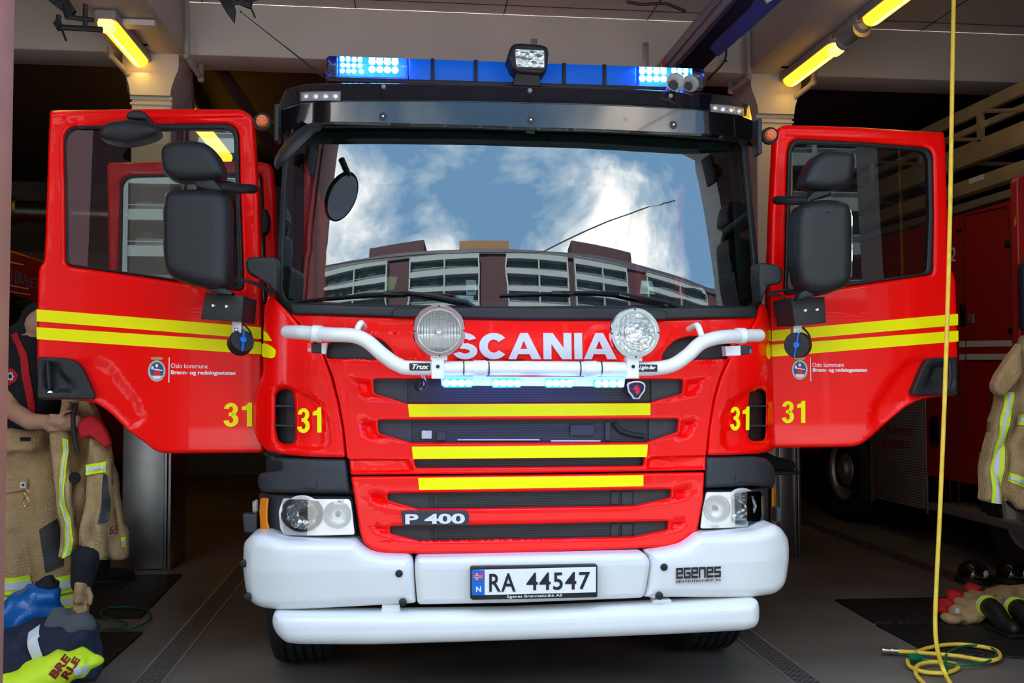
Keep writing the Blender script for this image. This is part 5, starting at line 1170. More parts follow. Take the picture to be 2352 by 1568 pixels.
# knee patch, pocket, clip, braces, badge: follow the front of the body
def fy(x, z):  # front surface of trousers, found by ray
    return PY_ - .15
from mathutils.bvhtree import BVHTree
def bvh_of(o): return BVHTree.FromPolygons([v.co.copy() for v in o.data.vertices], [tuple(p.vertices) for p in o.data.polygons])
def drape(name, pp, o, m, parent, off=.006, cell=.02, thick=.004, dflt=PY_ - .12):
    bv = bvh_of(o)
    def f(x, z):
        h = bv.ray_cast(Vector((x, -3, z)), Vector((0, 1, 0)))
        return (h[0].y if h[0] else dflt) - off
    o2 = [Vector((p.x, p.z)) for p in (rY(a, b_, PY_ - .13) for a, b_ in pp)]
    return obj(name, sheet(rnd(o2, .004), [], f, thick, cell), m, parent, sharp=60)
for cx0, cx1, dz in ((-20, 58, 0), (102, 172, -6)):
    for z0, z1, m_, o_ in ((1326, 1366, hiyel, .006), (1337, 1355, hisil, .010), (1372, 1402, hiyel, .006), (1380, 1393, hisil, .010)):
        drape('reflective_band', [(cx0, z0 + dz * .0 + 4), (cx1, z0 + dz), (cx1 + 4, z1 + dz), (cx0, z1 + 4)], tro, m_, man, o_, .02)
drape('knee_patch', [(92, 1215), (128, 1192), (140, 1240), (142, 1300), (104, 1315), (98, 1260)], tro, grypl, man)
drape('pocket_flap', [(8, 1102), (68, 1098), (66, 1122), (8, 1132)], tro, beige, man, .014); 
pf = drape('maker_tag', [(50, 1106), (64, 1106), (64, 1120), (50, 1120)], tro, hisil, man, .02); drape('tag_print', [(54, 1110), (61, 1109), (60, 1115), (55, 1115)], tro, navy, man, .024)
q = J(60, 1140, PY_ - .19); obj('snap_hook', tube(bmesh.new(), [q + Vector((.011 * math.cos(t), 0, .014 * math.sin(t) + .02)) for t in [k * .6 for k in range(11)]], .0025, 6), brass, man)
obj('snap_hook', tube(bmesh.new(), [q + Vector((.013 * math.sin(t) * (1 + .0 * t), 0, -.028 + .024 * math.cos(t))) for t in [k * .6 for k in range(11)]], .003, 6), brass, man)
drape('braces', [(18, 768), (34, 762), (58, 785), (74, 815), (83, 880), (88, 960), (104, 1034), (84, 1034), (76, 960), (66, 880), (58, 820), (44, 792)], shirt, redf, man, .008, cell=.015)
bd = drape('badge', [(14, 858), (24, 846), (40, 846), (54, 860), (50, 874), (28, 886), (16, 872)], shirt, redf, man, .007, cell=.01)
star = []
for k in range(16): t = math.pi * k / 8; rr_ = 13 if k % 2 == 0 else 8; star.append((34 + rr_ * math.cos(t), 864 + rr_ * math.sin(t)))
drape('badge_star', star, shirt, hisil, man, .012, cell=.01); drape('badge_centre', ellipse(34, 864, 5, 5, 12), shirt, navy, man, .016, cell=.01)
drape('belt_patch', [(57, 1002), (78, 1003), (78, 1011), (57, 1010)], tro, blackf, man)
# ---- jacket he holds up, gloves hanging from it
jk = thing('turnout_jacket', 'beige turnout jacket with yellow bands held up below the left cab door', 'jacket', J(180, 1280, .62))
y = .60
cloth('jacket_body', k5((400, 1180), (560, 1178), (600, 1250), (640, 1400), (700, 1500)) + [(262, 1120), (288, 1260), (282, 1290), (205, 1285), (165, 1240), (140, 1180), (125, 1080), (122, 1000)], .74, beige, jk, .08, .03, .045, 11, 1)
cloth('jacket_front', k5((395, 1182), (450, 1185), (430, 1260), (395, 1330), (440, 1400), (420, 1500), (425, 1568)) + [(158, 1100), (165, 1200), (178, 1245), (160, 1280), (130, 1284), (132, 1200), (122, 1120), (112, 1040), (108, 985), (120, 965), (140, 945)], .64, beige, jk, .05, .02, .032, 10, 3)
for q_, m_ in (([(142, 1005), (155, 1010), (152, 1060), (146, 1120), (150, 1160), (164, 1200), (170, 1240), (160, 1275), (142, 1283), (148, 1240), (146, 1200), (134, 1160), (132, 1110), (140, 1060)], hiyel), ([(146, 1012), (150, 1014), (147, 1060), (140, 1115), (144, 1165), (158, 1205), (162, 1240), (152, 1275), (148, 1276), (155, 1240), (150, 1205), (138, 1165), (135, 1112), (143, 1060)], hisil)):
    onwr(q_, .64, 'reflective_band', m_, jk, .032, 10, 3, -.006 if m_ is hiyel else -.010)
cloth('sleeve', [(200, 1000), (228, 1005), (244, 1050), (250, 1100), (248, 1160), (240, 1200), (232, 1292), (168, 1282), (180, 1220), (190, 1150), (192, 1080)], .58, beige, jk, .10, .045, .036, 11, 5)
for q_, m_, o_ in (([(194, 1068), (242, 1060), (245, 1084), (194, 1092)], hiyel, -.004), ([(194, 1075), (243, 1068), (244, 1077), (194, 1084)], hisil, -.008), ([(237, 1087), (252, 1090), (253, 1150), (244, 1200), (226, 1202), (236, 1150)], grypl, -.004)):
    onwr(q_, .575, 'sleeve_band' if m_ is not grypl else 'elbow_patch', m_, jk, .036, 11, 5, o_)
for q_, m_, o_ in (([(274, 1236), (286, 1234), (287, 1256), (274, 1258)], hiyel, -.01), ([(275, 1243), (287, 1241), (287, 1250), (275, 1252)], hisil, -.013)): onwr(q_, .74, 'hem_band', m_, jk, .045, 11, 1, o_)
b = tube(bmesh.new(), spline([J(175, 925, .56), J(168, 960, .56), J(172, 1010, .56), J(180, 1040, .56)], 8), .011, 10); obj('breathing_hose', b, rub, jk)
obj('velcro_disc', lathe(bmesh.new(), [(0, -.01), (.026, -.008), (.028, 0)], rY(172, 1097, .66), (0, 1, 0), 20), blackf, jk)
lettering('lettering', '1765', [(236, 1206), (273, 1206), (271, 1226), (234, 1228)], onf(.72), mat('marker_ink', (.12, .02, .015), .8), jk, off=(0, -.004, 0))
cl_ = cloth('liner', [(190, 958), (215, 952), (240, 985), (252, 1020), (240, 1030), (205, 1000), (190, 1010), (175, 1005), (176, 975)], .55, redf, None, .05, .02, .02, 12, 9); cl_.name = 'red_hood'
tag(cl_, 'crumpled red cloth hood tucked in the held jacket below the left cab door', 'hood')
gl = thing('work_glove', 'tan leather glove with black cuff hanging below the held jacket', 'glove', J(190, 1400, .6))
b = bmesh.new(); limb(b, [J(198, 1278, .62), J(188, 1340, .62)], [.068, .052], 18); remesh('cuff', b, blackf, gl, .008, 3)
b = bmesh.new(); tube(b, [J(190, 1338, .61), J(186, 1358, .6), J(183, 1382, .6)], [.058, .05, .046], 16, flat=(1, .6))
for k, (a, c_) in enumerate(((172, 1400), (180, 1409), (189, 1408), (197, 1400))): limb(b, [J(176 + k * 6, 1372, .6), J(a, c_, .59)], [.014, .011], 8)
limb(b, [J(200, 1350, .6), J(208, 1368, .59), J(207, 1385, .58)], [.016, .014, .011], 8)
remesh('glove_hand', b, leather, gl, .006, 2)
# ---- boots further back
def boot(name, a, b_, lab, z=0.0, head=0, mats_=(blackf, hiyel), y=None, s=1.0, stripes=True):
    p = rZ(a, b_, z) if y is None else rY(a, b_, y); t = thing(name, lab, 'boot', p)
    d = Vector((math.cos(head), math.sin(head), 0)); b = bmesh.new()
    limb(b, [p + Vector((0, 0, .30 * s)), p + Vector((0, 0, .16 * s)), p + Vector((0, 0, .075 * s))], [.065 * s, .06 * s, .06 * s]); limb(b, [p + Vector((0, 0, .06 * s)), p + d * .12 * s + Vector((0, 0, .055 * s)), p + d * .19 * s + Vector((0, 0, .045 * s))], [.055 * s, .05 * s, .042 * s])
    remesh('boot_upper', b, mats_[0], t, .010, 3)
    o = bmesh.new(); pts = []
    for k in range(20):
        q = 2 * math.pi * k / 20; pts.append(p + d * (.075 * s + .165 * s * math.cos(q)) + d.cross(Vector((0, 0, 1))) * (.056 * s * math.sin(q)))
    f1 = [o.verts.new(v + Vector((0, 0, .002))) for v in pts]; f2 = [o.verts.new(v + Vector((0, 0, .03 * s))) for v in pts]
    for k in range(20): o.faces.new((f1[k], f1[(k + 1) % 20], f2[(k + 1) % 20], f2[k]))
    o.faces.new(f1[::-1]); o.faces.new(f2); obj('sole', o, rub, t)
    if stripes:
        for zz in (.18, .25): obj('boot_band', tube(bmesh.new(), [p + Vector((0, 0, zz * s)), p + Vector((0, 0, (zz + .025) * s))], .068 * s, 18), mats_[1], t)
    return t
boot('turnout_boot', 232, 1340, 'black boot with yellow bands standing behind the gloves on the left mat', head=R(20))
# ---- mats and cord, left
def floor_quad(name, pp, m, lab, cat, th=.014, zz=0.0):
    P = [rZ(a, b_, zz + th) for a, b_ in pp]; o = sheet([Vector((p.x, p.y)) for p in P], [], zz + th, th, None, .004, axis='Z'); return tag(obj(name, o, m), lab, cat)
floor_quad('rubber_mat', [(232, 1321), (418, 1317), (324, 1415), (170, 1418), (150, 1370)], matm, 'black rubber mat on the left floor, the one farther back', 'mat')
floor_quad('rubber_mat', [(150, 1452), (328, 1449), (203, 1560), (-60, 1566), (-60, 1470)], matm, 'black rubber mat on the left floor under the pile of clothes', 'mat')
def cord(name, pp, r, m, lab, cat, z=None, k=5):
    P = spline([rZ(a, b_, (z or 0) + r + .001) for a, b_ in pp], k); return tag(obj(name, tube(bmesh.new(), P, r, 8), m), lab, cat)
C6 = lambda *p: C(p, 2.76, 0, 1000)
gc = thing('extension_cord', 'green cord looped on the floor beside the left mats', 'cord', rZ(260, 1440, 0))
g1 = cord('x', C6((700, 1228), (850, 1218), (955, 1160), (940, 1112), (850, 1090), (720, 1088), (650, 1108), (640, 1140), (700, 1162), (798, 1185), (790, 1205), (700, 1215), (600, 1226)), .006, cordg, '', '', .014)
for k_ in ('label', 'category'): del g1[k_]
g1.name = 'cord_line'; inv_parent(g1, gc)
p = rZ(218, 1440, .02); obj('plug', tube(bmesh.new(), [p + Vector((-.03, 0, .005)), p + Vector((.03, 0, .005))], [.02, .013], 12), cordg, gc)
# ---- pile of bags and clothes, left front
def lump(name, blobs, m, lab, cat, vox=.014, wr=(7, .014), sm_=4, parent=None):
    b = bmesh.new()
    for c_, r_ in blobs: ball(b, c_, r_, 3)
    o = remesh(name, b, m, parent, vox, sm_, wr)
    if lab: tag(o, lab, cat)
    return o
def Z0(a, b_, z): return rZ(a, b_, z)
bb_ = thing('dry_bag', 'blue roll-top dry bag leaning behind the navy jacket', 'bag', J(60, 1480, .75))
o = lump('bag_body', [(J(45, 1478, 0.66), (.24, .14, .14)), (J(62, 1425, 0.68), (.17, .13, .14)), (J(92, 1375, 0.68), (.09, .08, .08)), (J(20, 1500, 0.63), (.2, .14, .14))], blueb, None, None, .014, (6, .03), 4, bb_)
lump('bag_collar', [(J(112, 1345, 0.68), (.045, .05, .05)), (J(100, 1352, 0.68), (.05, .05, .045))], blackf, None, None, .010, (20, .01), 2, bb_)
obj('bag_strap', tube(bmesh.new(), spline([J(112, 1352, .72), J(122, 1380, .66), J(132, 1410, .66)], 5), .02, 8, flat=(1, .4)), blackf, bb_)
nj = thing('navy_jacket', 'navy work jacket heaped in the bottom left corner', 'jacket', J(110, 1560, .5))
o = lump('jacket_heap', [(J(60, 1500, 0.46), (.26, .14, .13)), (J(125, 1480, 0.44), (.2, .13, .13)), (J(175, 1470, 0.46), (.12, .12, .11)), (J(30, 1540, 0.39), (.2, .12, .12)), (J(165, 1520, 0.42), (.13, .12, .08)), (J(190, 1530, 0.39), (.1, .1, .07))], navy, None, None, .013, (7, .025), 4, nj)
def drape2(name, pp, o, m, parent, y0, off=.006):
    bv = bvh_of(o)
    def f(x, z):
        h = bv.ray_cast(Vector((x, -3, z)), Vector((0, 1, 0))); return (h[0].y if h[0] else y0) - off
    return obj(name, sheet([Vector((p.x, p.z)) for p in (rY(a, b_, y0) for a, b_ in pp)], [], f, .003, .012), m, parent, sharp=60)
drape2('silver_band', [(90, 1435), (108, 1422), (120, 1440), (116, 1445), (130, 1490), (150, 1505), (130, 1516), (112, 1508), (98, 1470)], o, hisil, nj, .48)
gf = lump('grey_fleece', [(J(140, 1435, 0.42), (.075, .06, .07)), (J(160, 1438, 0.41), (.06, .06, .065)), (J(188, 1435, 0.42), (.06, .05, .055)), (J(132, 1420, 0.44), (.05, .05, .05))], greyf, 'grey fleece lying on top of the navy jacket', 'clothing', .011, (9, .012), 3)
hv = thing('hi_vis_vest', 'neon yellow vest with red printed letters at the bottom left', 'vest', J(110, 1560, .4))
o = lump('vest_cloth', [(J(70, 1568, 0.28), (.16, .09, .06)), (J(110, 1545, 0.30), (.12, .1, .07)), (J(150, 1528, 0.30), (.12, .09, .065)), (J(180, 1515, 0.32), (.07, .07, .05)), (J(205, 1520, 0.32), (.06, .06, .03))], hiyel, None, None, .011, (8, .015), 3, hv)
for s, q_ in (('BRE', [(112, 1548), (150, 1500), (164, 1512), (128, 1560)]), ('RLE', [(140, 1552), (172, 1506), (186, 1514), (156, 1562)])):
    bv = bvh_of(o)
    def sol(a, b_):
        p = rY(a, b_, .33); h = bv.ray_cast(CAM, (p - CAM).normalized()); return h[0] if h[0] else rY(a, b_, .36)
    lettering('lettering', s, [q_[0], q_[1], q_[2], q_[3]], sol, mat('dark_red_print', (.25, .01, .01), .7) if 'dark_red_print' not in MATS else MATS['dark_red_print'], hv, bold=.04, off=(0, -.006, .002), th=.002)
drape2('silver_band', [(196, 1512), (206, 1506), (214, 1518), (206, 1532), (198, 1530)], o, hisil, hv, .38); drape2('silver_band', [(214, 1508), (226, 1510), (216, 1528), (208, 1530)], o, hisil, hv, .38)
# ---- left bay vehicle
VL = -3.9
lv = thing('parked_fire_vehicle', 'dark red fire vehicle with white lines in the dim left bay', 'fire engine', (VL - 1, 6.5, 0))
zt = rX(60, 580, VL).z
def pX(name, pp, X, m, parent, th=.02, pil=.004, r=0, holes=(), cell=None, label=None):
    o2 = pxpolyX(pp, X); o2 = rnd(o2, r) if r else o2
    hs = [rnd(pxpolyX(h, X), r) for h in holes]
    return obj(name, sheet(o2, hs, X, th, cell, pil, axis='X'), m, parent, label=label)
yA = rX(5, 600, VL).y; yB = 10
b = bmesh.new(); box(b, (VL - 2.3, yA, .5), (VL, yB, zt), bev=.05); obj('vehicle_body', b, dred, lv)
pX('vehicle_window', [(8, 668), (76, 690), (76, 752), (8, 746)], VL + .006, gloss, lv, -.01)
for q_ in ([(22, 599), (55, 607), (55, 610), (22, 603)], [(16, 652), (66, 662), (66, 665), (16, 655)], [(16, 667), (70, 676), (70, 678), (16, 669)]): pX('white_line', q_, VL + .007, wtext, lv, -.004, 0)
vio = mat('violet_lettering', (.25, .16, .36), .5)
lettering('lettering', 'O BRA', [(17, 616), (62, 628), (62, 655), (17, 648)], lambda a, b_: rX(a, b_, VL + .006), vio, lv, off=(.003, 0, 0)); lettering('lettering', 'SET', [(62, 634), (88, 640), (88, 664), (62, 660)], lambda a, b_: rX(a, b_, VL + .006), vio, lv, off=(.003, 0, 0))
for y in (yA + .9, yA + 2.8): obj('wheel', lathe(bmesh.new(), [(0, 0), (.3, 0), (.48, .02), (.5, .06), (.5, .26), (.46, .3), (0, .3)], (VL - .28, y, .5), (1, 0, 0), 32), tyre, lv)

# ---- ladder truck in the right bay
XR = 4.0
lt = thing('ladder_truck', 'old red ladder truck standing in the dark right bay', 'ladder truck', (XR + 1.2, 5, 0))
def yz(a, b_, X=XR): p = rX(a, b_, X); return p.y, p.z
ytop, ztop = yz(2320, 459)
y1 = rX(2350, 800, XR).y - .6; y2 = 9.6
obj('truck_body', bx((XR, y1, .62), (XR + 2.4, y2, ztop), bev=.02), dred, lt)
obj('truck_chassis', bx((XR + .35, y1 - .5, .42), (XR + 2.1, y2, .72)), blackst, lt)
obj('step_plate', bx((XR - .1, y1 - .2, .36), (XR + .25, rX(2160, 1200, XR).y, .42), bev=.006), galv, lt)
dseam = mat('dark_seam', (.05, .004, .004), .6)
def seam(pp, w=.012):
    P = [rX(a, b_, XR - .003) for a, b_ in pp]; obj('door_seam', tube(bmesh.new(), P, w / 2, 4), dseam, lt)
seam(k8((1345, 235), (1345, 600), (1355, 1000), (1355, 1560))); seam(k8((1360, 245), (1600, 195), (1625, 400), (1640, 1100))); seam(k8((1358, 1120), (1640, 1118))); seam(k8((1505, 1330), (1505, 1568)))
seam([(2203, 840), (2203, 1165)]); seam([(2118, 905), (2122, 1175)]); seam([(2180, 960), (2184, 1190)])
sh_ = pX('roller_shutter', [(2004, 880), (2118, 870), (2121, 1168), (2008, 1145)], XR - .012, shut, lt, .02)
pX('shutter_frame', [(1996, 860), (2124, 850), (2128, 1180), (2000, 1152)], XR - .006, galv, lt, .02, 0, 0, [[(2006, 885), (2117, 876), (2119, 1164), (2009, 1142)]])
for s, q_ in (('OSLO BRANN- OG', [(2030, 974), (2096, 984), (2096, 1001), (2030, 992)]), ('REDNINGSETAT', [(2027, 1008), (2090, 1013), (2089, 1031), (2027, 1026)])):
    lettering('lettering', s, q_, lambda a, b_: rX(a, b_, XR - .014), mat('faded_red_print', (.22, .01, .02), .6) if 'faded_red_print' not in MATS else MATS['faded_red_print'], sh_, bold=.02, off=(-.003, 0, 0))
pX('grab_recess', [(2133, 965), (2140, 953), (2150, 955), (2156, 968), (2156, 1015), (2148, 1026), (2138, 1024), (2133, 1012)], XR - .008, blackst, lt, .02, .004, .02)
for q_ in ([(2203, 783), (2331, 781), (2331, 795), (2203, 797)], [(2203, 813), (2330, 812), (2330, 826), (2203, 826)]): pX('white_stripe', q_, XR - .004, hisil, lt, .006, 0)
for q_, m_, nm in (([(2204, 700), (2216, 698), (2217, 748), (2205, 750)], blackst, 'lamp_holder'), ([(2207, 715), (2213, 714), (2214, 742), (2208, 743)], amber, 'side_marker'), ([(2248, 1038), (2258, 1038), (2258, 1078), (2249, 1080)], amber, 'side_marker'), ([(2222, 721), (2235, 721), (2236, 741), (2223, 742)], galv, 'latch'), ([(2307, 552), (2318, 553), (2319, 568), (2308, 570)], blackst, 'hinge'), ([(2315, 752), (2326, 752), (2326, 766), (2316, 766)], blackst, 'hinge'), ([(2195, 526), (2207, 524), (2207, 532), (2196, 533)], blackst, 'vent')):
    pX(nm, q_, XR - .010, m_, lt, .02, .002)
lettering('lettering', '2', [(2183, 568), (2196, 568), (2196, 600), (2183, 600)], lambda a, b_: rX(a, b_, XR - .004), wtext, lt, off=(-.003, 0, 0))
lettering('lettering', '112', [(2150, 562), (2182, 565), (2182, 598), (2150, 598)], lambda a, b_: rX(a, b_, XR - .004), wtext, lt, off=(-.003, 0, 0))
# wheels: sunk rims as in the photo
def twheel(y, z, r, nm='wheel'):
    o = obj(nm, lathe(bmesh.new(), [(r * .56, .10), (r * .60, .0), (r * .90, -.01), (r * .98, .02), (r, .06), (r, .26), (r * .96, .30), (r * .5, .32), (0, .32)], (XR - .06, y, z), (1, 0, 0), 48), tyre, lt)
    obj('rim', lathe(bmesh.new(), [(r * .58, .015), (r * .54, .03), (r * .50, .09), (r * .34, .10), (r * .30, .05), (r * .16, .04), (r * .15, .0), (0, 0)], (XR - .06, y, z), (1, 0, 0), 40), galv, o); return o
pa = rX(1932, 1110, XR - .06); obj('wheel_arch', bx((XR - .002, pa.y - .68, .3), (XR + .4, pa.y + .68, 1.22), bev=.1), blackst, lt); twheel(pa.y, .53, .53)
pb = rX(2355, 1180, XR - .06); twheel(pb.y, .53, .53)
obj('under_cylinder', lathe(bmesh.new(), [(0, 0), (.13, 0), (.14, .02), (.14, .2), (.12, .22), (.14, .24), (.14, .3), (0, .3)], (XR + .15, rX(2255, 1200, XR).y, .42), (0, 0, 1), 24), blackst, lt)
# ladder set on top
lad = thing('turntable_ladder', 'long alloy ladder lying along the roof of the ladder truck', 'ladder', (XR + .3, 4, ztop))
def rail(x, pt, pb_, m=ladm, nm='ladder_rail', w=.05, a=1.2, e=10.4):
    z1 = rX(2352, pt, x).z; z0 = rX(2352, pb_, x).z; return obj(nm, bx((x, a, z0), (x + w, e, z1), bev=.006), m, lad), z0, z1
_, a0_, a1_ = rail(XR + .12, 183, 214); _, b0_, b1_ = rail(XR + .10, 276, 330, w=.08); _, c0_, c1_ = rail(XR + .08, 366, 402, w=.1); rail(XR + .13, 236, 252)
rail(XR + .9, 183, 214); rail(XR + .9, 276, 330)
obj('slide_rail', bx((XR + .05, 1.2, c0_ - .14), (XR + .5, 10.4, c0_ - .08)), galv, lad)
for k in range(9):
    y = 2.2 + k * .95; obj('ladder_post', bx((XR + .10, y, b1_ - .02), (XR + .14, y + .05, a0_ + .01)), ladm, lad)
    obj('ladder_brace', tube(bmesh.new(), [(XR + .12, y + .05, b1_), (XR + .12, y + .92, a0_)], .018, 6), ladm, lad)
    obj('rung', tube(bmesh.new(), [(XR + .15, y + .3, b0_ + .04), (XR + .92, y + .3, b0_ + .04)], .018, 8), ladm, lad)
    obj('bolt', ball(bmesh.new(), (XR + .098, y + .4, (b0_ + b1_) / 2), .014, 1), galv, lad)
q_ = [(2225, 411), (2257, 400), (2258, 412), (2226, 423)]
mp_ = obj('maker_plate', sheet(pxpolyX(q_, XR + .07), [], XR + .07, .01, None, 0, axis='X'), hisil, lad)
pp_ = rX(2115, 580, XR - .2)
o = obj('guard_pole', tube(bmesh.new(), [(XR + .02, pp_.y, rX(2115, 630, XR).z), (XR + .02, pp_.y, rX(2115, 535, XR).z)], .03, 14), galv, lt)
obj('guard_frame', tube(bmesh.new(), [rX(2055, 640, XR + .02), rX(2052, 548, XR + .02), rX(2095, 532, XR + .02), rX(2118, 535, XR + .02)], .02, 8), galv, lt)
# open door of the ladder truck at the right edge, with mirror
od = obj('truck_door', sheet(rnd([Vector((2.99, 1.0)), Vector((3.95, 1.0)), Vector((3.95, 2.72)), Vector((2.99, 2.66))], .05), [rnd([Vector((3.12, 1.75)), Vector((3.85, 1.75)), Vector((3.85, 2.56)), Vector((3.12, 2.52))], .05)], 1.0, .06, None, .01), dred, lt)
obj('window_pane', sheet(rnd([Vector((3.10, 1.73)), Vector((3.87, 1.73)), Vector((3.87, 2.58)), Vector((3.10, 2.54))], .05), [], 1.03, .0), pane, lt)
q = rY(2362, 680, .8); obj('door_mirror', bx(q + Vector((-.05, -.05, -.2)), q + Vector((.16, .05, .2)), bev=.04), blkpl, lt)
for dz in (-.055, .155): obj('mirror_mark', bx(q + Vector((-.051, -.052, dz - .006)), q + Vector((.0, -.05, dz + .006))), hisil, lt)
obj('mirror_arm', tube(bmesh.new(), [q + Vector((.05, .05, .1)), Vector((q.x + .1, 1.0, q.z + .1))], .015, 8), blkpl, lt)
# ---- jacket hanging at the right edge
yj = .72
hj = thing('turnout_jacket', 'beige turnout jacket with a long yellow and silver band hanging at the right edge', 'jacket', rY(2330, 1150, yj))
cloth('jacket_front', k7((1320, 20), (1300, 80), (1262, 200), (1240, 380), (1218, 590), (1260, 604), (1310, 604), (1330, 580), (1380, 600), (1413, 640)) + [(2470, 1190), (2480, 800), (2420, 760), (2370, 770), (2340, 830)], yj, beige, hj, .10, .04, .036, 9, 21)
cloth('storm_flap', k8((1704, 1005), (1640, 1080), (1560, 1200), (1530, 1268), (1545, 1312), (1592, 1336), (1640, 1280), (1704, 1200)), yj - .05, beige, hj, .06, .02, .012, 8, 22)
for q_, m_, o_ in ((k7((1325, 0), (1372, 0), (1350, 70), (1330, 130), (1312, 300), (1300, 450), (1302, 604), (1238, 598), (1246, 430), (1262, 300), (1290, 130), (1312, 60)), hiyel, -.010), (k7((1345, 0), (1362, 0), (1335, 80), (1316, 140), (1294, 300), (1284, 450), (1284, 602), (1256, 600), (1264, 430), (1280, 300), (1304, 130), (1325, 60)), hisil, -.014),
                   (k7((1385, 122), (1450, 120), (1450, 180), (1382, 178)), hiyel, -.010), (k7((1384, 138), (1450, 136), (1450, 162), (1383, 160)), hisil, -.014), (k7((1340, 432), (1413, 462), (1480, 470), (1480, 530), (1413, 515), (1330, 480)), hiyel, -.010), (k7((1338, 450), (1413, 478), (1480, 488), (1480, 510), (1413, 500), (1334, 468)), hisil, -.014)):
    onwr(q_, yj, 'reflective_band', m_, hj, .036, 9, 21, o_)
obj('hanging_loop', tube(bmesh.new(), [rY(2400, 780, yj + .03), Vector((q.x + .09, .78, q.z - .15)), Vector((q.x + .09, .8, q.z - .0))], .008, 6), blackf, hj)
b = cloth('liner', [(2316, 1146), (2350, 1160), (2460, 1200), (2470, 1220), (2400, 1200), (2345, 1178), (2320, 1160)], yj + .06, blackf, hj, .03, .01, .01, 8, 2)
# ---- mats and hoses, right
floor_quad('rubber_mat', [(1918, 1375), (2146, 1371), (2520, 1366), (2600, 1432), (2008, 1427)], matm, 'black rubber mat on the right floor, the one farther back', 'mat')
floor_quad('rubber_mat', [(2012, 1432), (2600, 1436), (2600, 1510), (2352, 1508), (2130, 1494)], matm, 'black rubber mat on the right floor under the hose coil', 'mat')
yh = .24
hz = thing('yellow_hose', 'yellow air hose hanging from the ceiling and coiled on the right floor', 'hose', rZ(2150, 1510, 0))
top_ = rY(2200, -560, yh)
P = [Vector((top_.x, yh, zc))] + [rY(a, b_, yh) for a, b_ in ((2191, -20), (2187, 200), (2182, 500), (2172, 850), (2160, 1150), (2151, 1340), (2148, 1430), (2153, 1490), (2170, 1545))] + [rZ(2196, 1592, .03), rZ(2205, 1625, .012), rZ(2180, 1640, .012)]
obj('hose_line', tube(bmesh.new(), spline(P, 6), .0105, 10), hosey, hz)
P = [rZ(a, b_, z) for a, b_, z in ((2062, 1495, .03), (2110, 1498, .03), (2200, 1506, .03), (2270, 1517, .03), (2297, 1508, .03), (2280, 1490, .03), (2200, 1479, .03), (2130, 1488, .03), (2090, 1508, .03), (2088, 1528, .02), (2120, 1542, .02), (2170, 1545, .02), (2200, 1534, .02), (2190, 1524, .025), (2140, 1520, .03), (2108, 1528, .03), (2104, 1548, .02), (2125, 1572, .012), (2160, 1610, .012))]
obj('hose_coil', tube(bmesh.new(), spline(P, 6), .0105, 10), hosey, hz)
p0, p1 = rZ(2062, 1495, .03), rZ(2026, 1493, .03); d = (p1 - p0)
obj('coupling', tube(bmesh.new(), [p0, p0 + d * .25, p0 + d * .26, p0 + d * .5, p0 + d * .52, p0 + d * .8, p0 + d * .82, p1], [.012, .012, .016, .016, .012, .012, .017, .017], 14), steel, hz)
gr_ = thing('green_cable', 'green cable with a plug lying among the yellow hose coils', 'cable', rZ(2180, 1520, 0))
obj('cable_line', tube(bmesh.new(), spline([rZ(a, b_, .034) for a, b_ in ((2112, 1512), (2150, 1517), (2220, 1527), (2275, 1516), (2288, 1497), (2262, 1483), (2210, 1484), (2176, 1500), (2172, 1520), (2176, 1540))], 6), .006, 8), cordg, gr_)
p = rZ(2098, 1510, .04); obj('plug', tube(bmesh.new(), [p + Vector((-.03, 0, 0)), p + Vector((.02, 0, 0)), p + Vector((.05, 0, 0))], [.02, .022, .01], 14), cordg, gr_)
# ---- heap of trousers, braces, boots and helmets, right
def G_(a, b_, y): return rY(a, b_, y)
yp = rZ(2210, 1440, 0).y + .12
tr = thing('turnout_trousers', 'beige turnout trousers heaped on the right mat', 'trousers', G_(2220, 1440, yp))
o = lump('trouser_cloth', [(G_(2212, 1408, yp), (.13, .12, .07)), (G_(2190, 1415, yp - .05), (.07, .08, .04)), (G_(2240, 1400, yp), (.08, .1, .08)), (G_(2260, 1375, yp + .1), (.14, .09, .06)), (G_(2310, 1365, yp + .12), (.14, .09, .055)), (G_(2355, 1372, yp + .1), (.1, .09, .07)), (G_(2230, 1385, yp + .05), (.1, .08, .06))], beige, None, None, .012, (8, .022), 3, tr)
drape2('maker_tag', [(2192, 1397), (2202, 1396), (2203, 1406), (2193, 1408)], o, hisil, tr, yp - .13)
br = lump('red_braces', [(G_(2175, 1385, yp + .05), (.06, .06, .03)), (G_(2195, 1365, yp + .1), (.06, .05, .03)), (G_(2235, 1350, yp + .15), (.05, .05, .03)), (G_(2162, 1400, yp), (.03, .05, .025))], redf, 'red braces lying across the heaped trousers', 'braces', .010, (12, .012), 2)
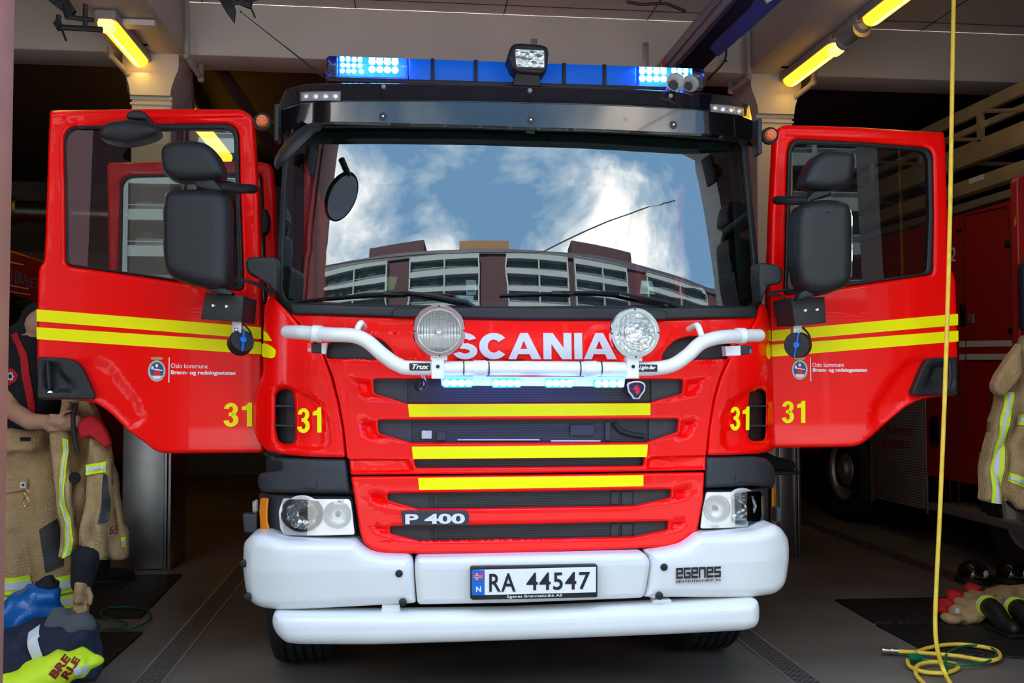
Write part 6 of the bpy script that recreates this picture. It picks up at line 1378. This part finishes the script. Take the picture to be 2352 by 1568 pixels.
for i, (a, b_, lab) in enumerate(((2300, 1448, 'black rubber boot in front of the heaped trousers, the left one'), (2366, 1452, 'black rubber boot cut off by the right edge'))):
    p = rZ(a, b_, .014); t = thing('turnout_boot', lab, 'boot', p)
    b = bmesh.new(); limb(b, [p + Vector((.02, .16, .11)), p + Vector((-.0, .05, .09)), p + Vector((-.02, -.06, .055))], [.06, .06, .05]); limb(b, [p + Vector((-.02, -.06, .05)), p + Vector((-.01, -.14, .045))], [.05, .04]); remesh('boot_upper', b, rub, t, .010, 3)
    obj('sole', bx(p + Vector((-.065, -.18, 0)), p + Vector((.05, .06, .022)), bev=.01), rub, t)
    for m_, y_ in ((hiyel, .12), (hisil, .135)): obj('boot_band', tube(bmesh.new(), [p + Vector((.012, y_ + .02, .105)), p + Vector((.014, y_ + .035, .108))], .066, 18), m_, t)
for i, (a, b_, lab) in enumerate(((2236, 1338, 'black firefighter helmet on the floor behind the heaped trousers'), (2325, 1338, 'black firefighter helmet at the right edge behind the trousers'))):
    p = rZ(a, b_, 0); t = thing('helmet', lab, 'helmet', p)
    b = lathe(bmesh.new(), [(.11, .02), (.115, .05), (.105, .09), (.085, .13), (.05, .155), (0, .165)], p, (0, 0, 1), 28); obj('helmet_shell', b, gloss, t)
    obj('brim', lathe(bmesh.new(), [(.10, .025), (.132, .012), (.134, .018), (.11, .05)], p, (0, 0, 1), 28), rub, t); obj('visor', tube(bmesh.new(), [p + Vector((.1 * math.cos(q), -.07 + -.09 * math.sin(q), .07)) for q in [math.pi * k / 8 for k in range(9)]], .02, 6, flat=(1, .3)), clear, t)
    obj('front_plate', ball(bmesh.new(), p + Vector((.02, -.125, .09)), (.02, .01, .025), 2), hisil, t)
# foot on the step under the right door
st_ = obj('cab_step', bx((1.0, .75, .96), (1.32, 1.25, 1.0), bev=.008), blkpl, T)
fp = rY(1790, 1068, .85)
ft = thing('black_boot', 'black boot toe sticking out below the right cab door', 'boot', Vector((fp.x, .85, 1.0)))
b = bmesh.new(); limb(b, [Vector((fp.x - .12, .9, fp.z + .05)), Vector((fp.x - .03, .87, fp.z + .005)), Vector((fp.x + .055, .85, fp.z - .005))], [.05, .045, .036]); remesh('boot_upper', b, blackf, ft, .008, 2)
obj('sole', bx(Vector((fp.x - .16, .80, fp.z - .05)), Vector((fp.x + .095, .92, fp.z - .028)), bev=.01), rub, ft)
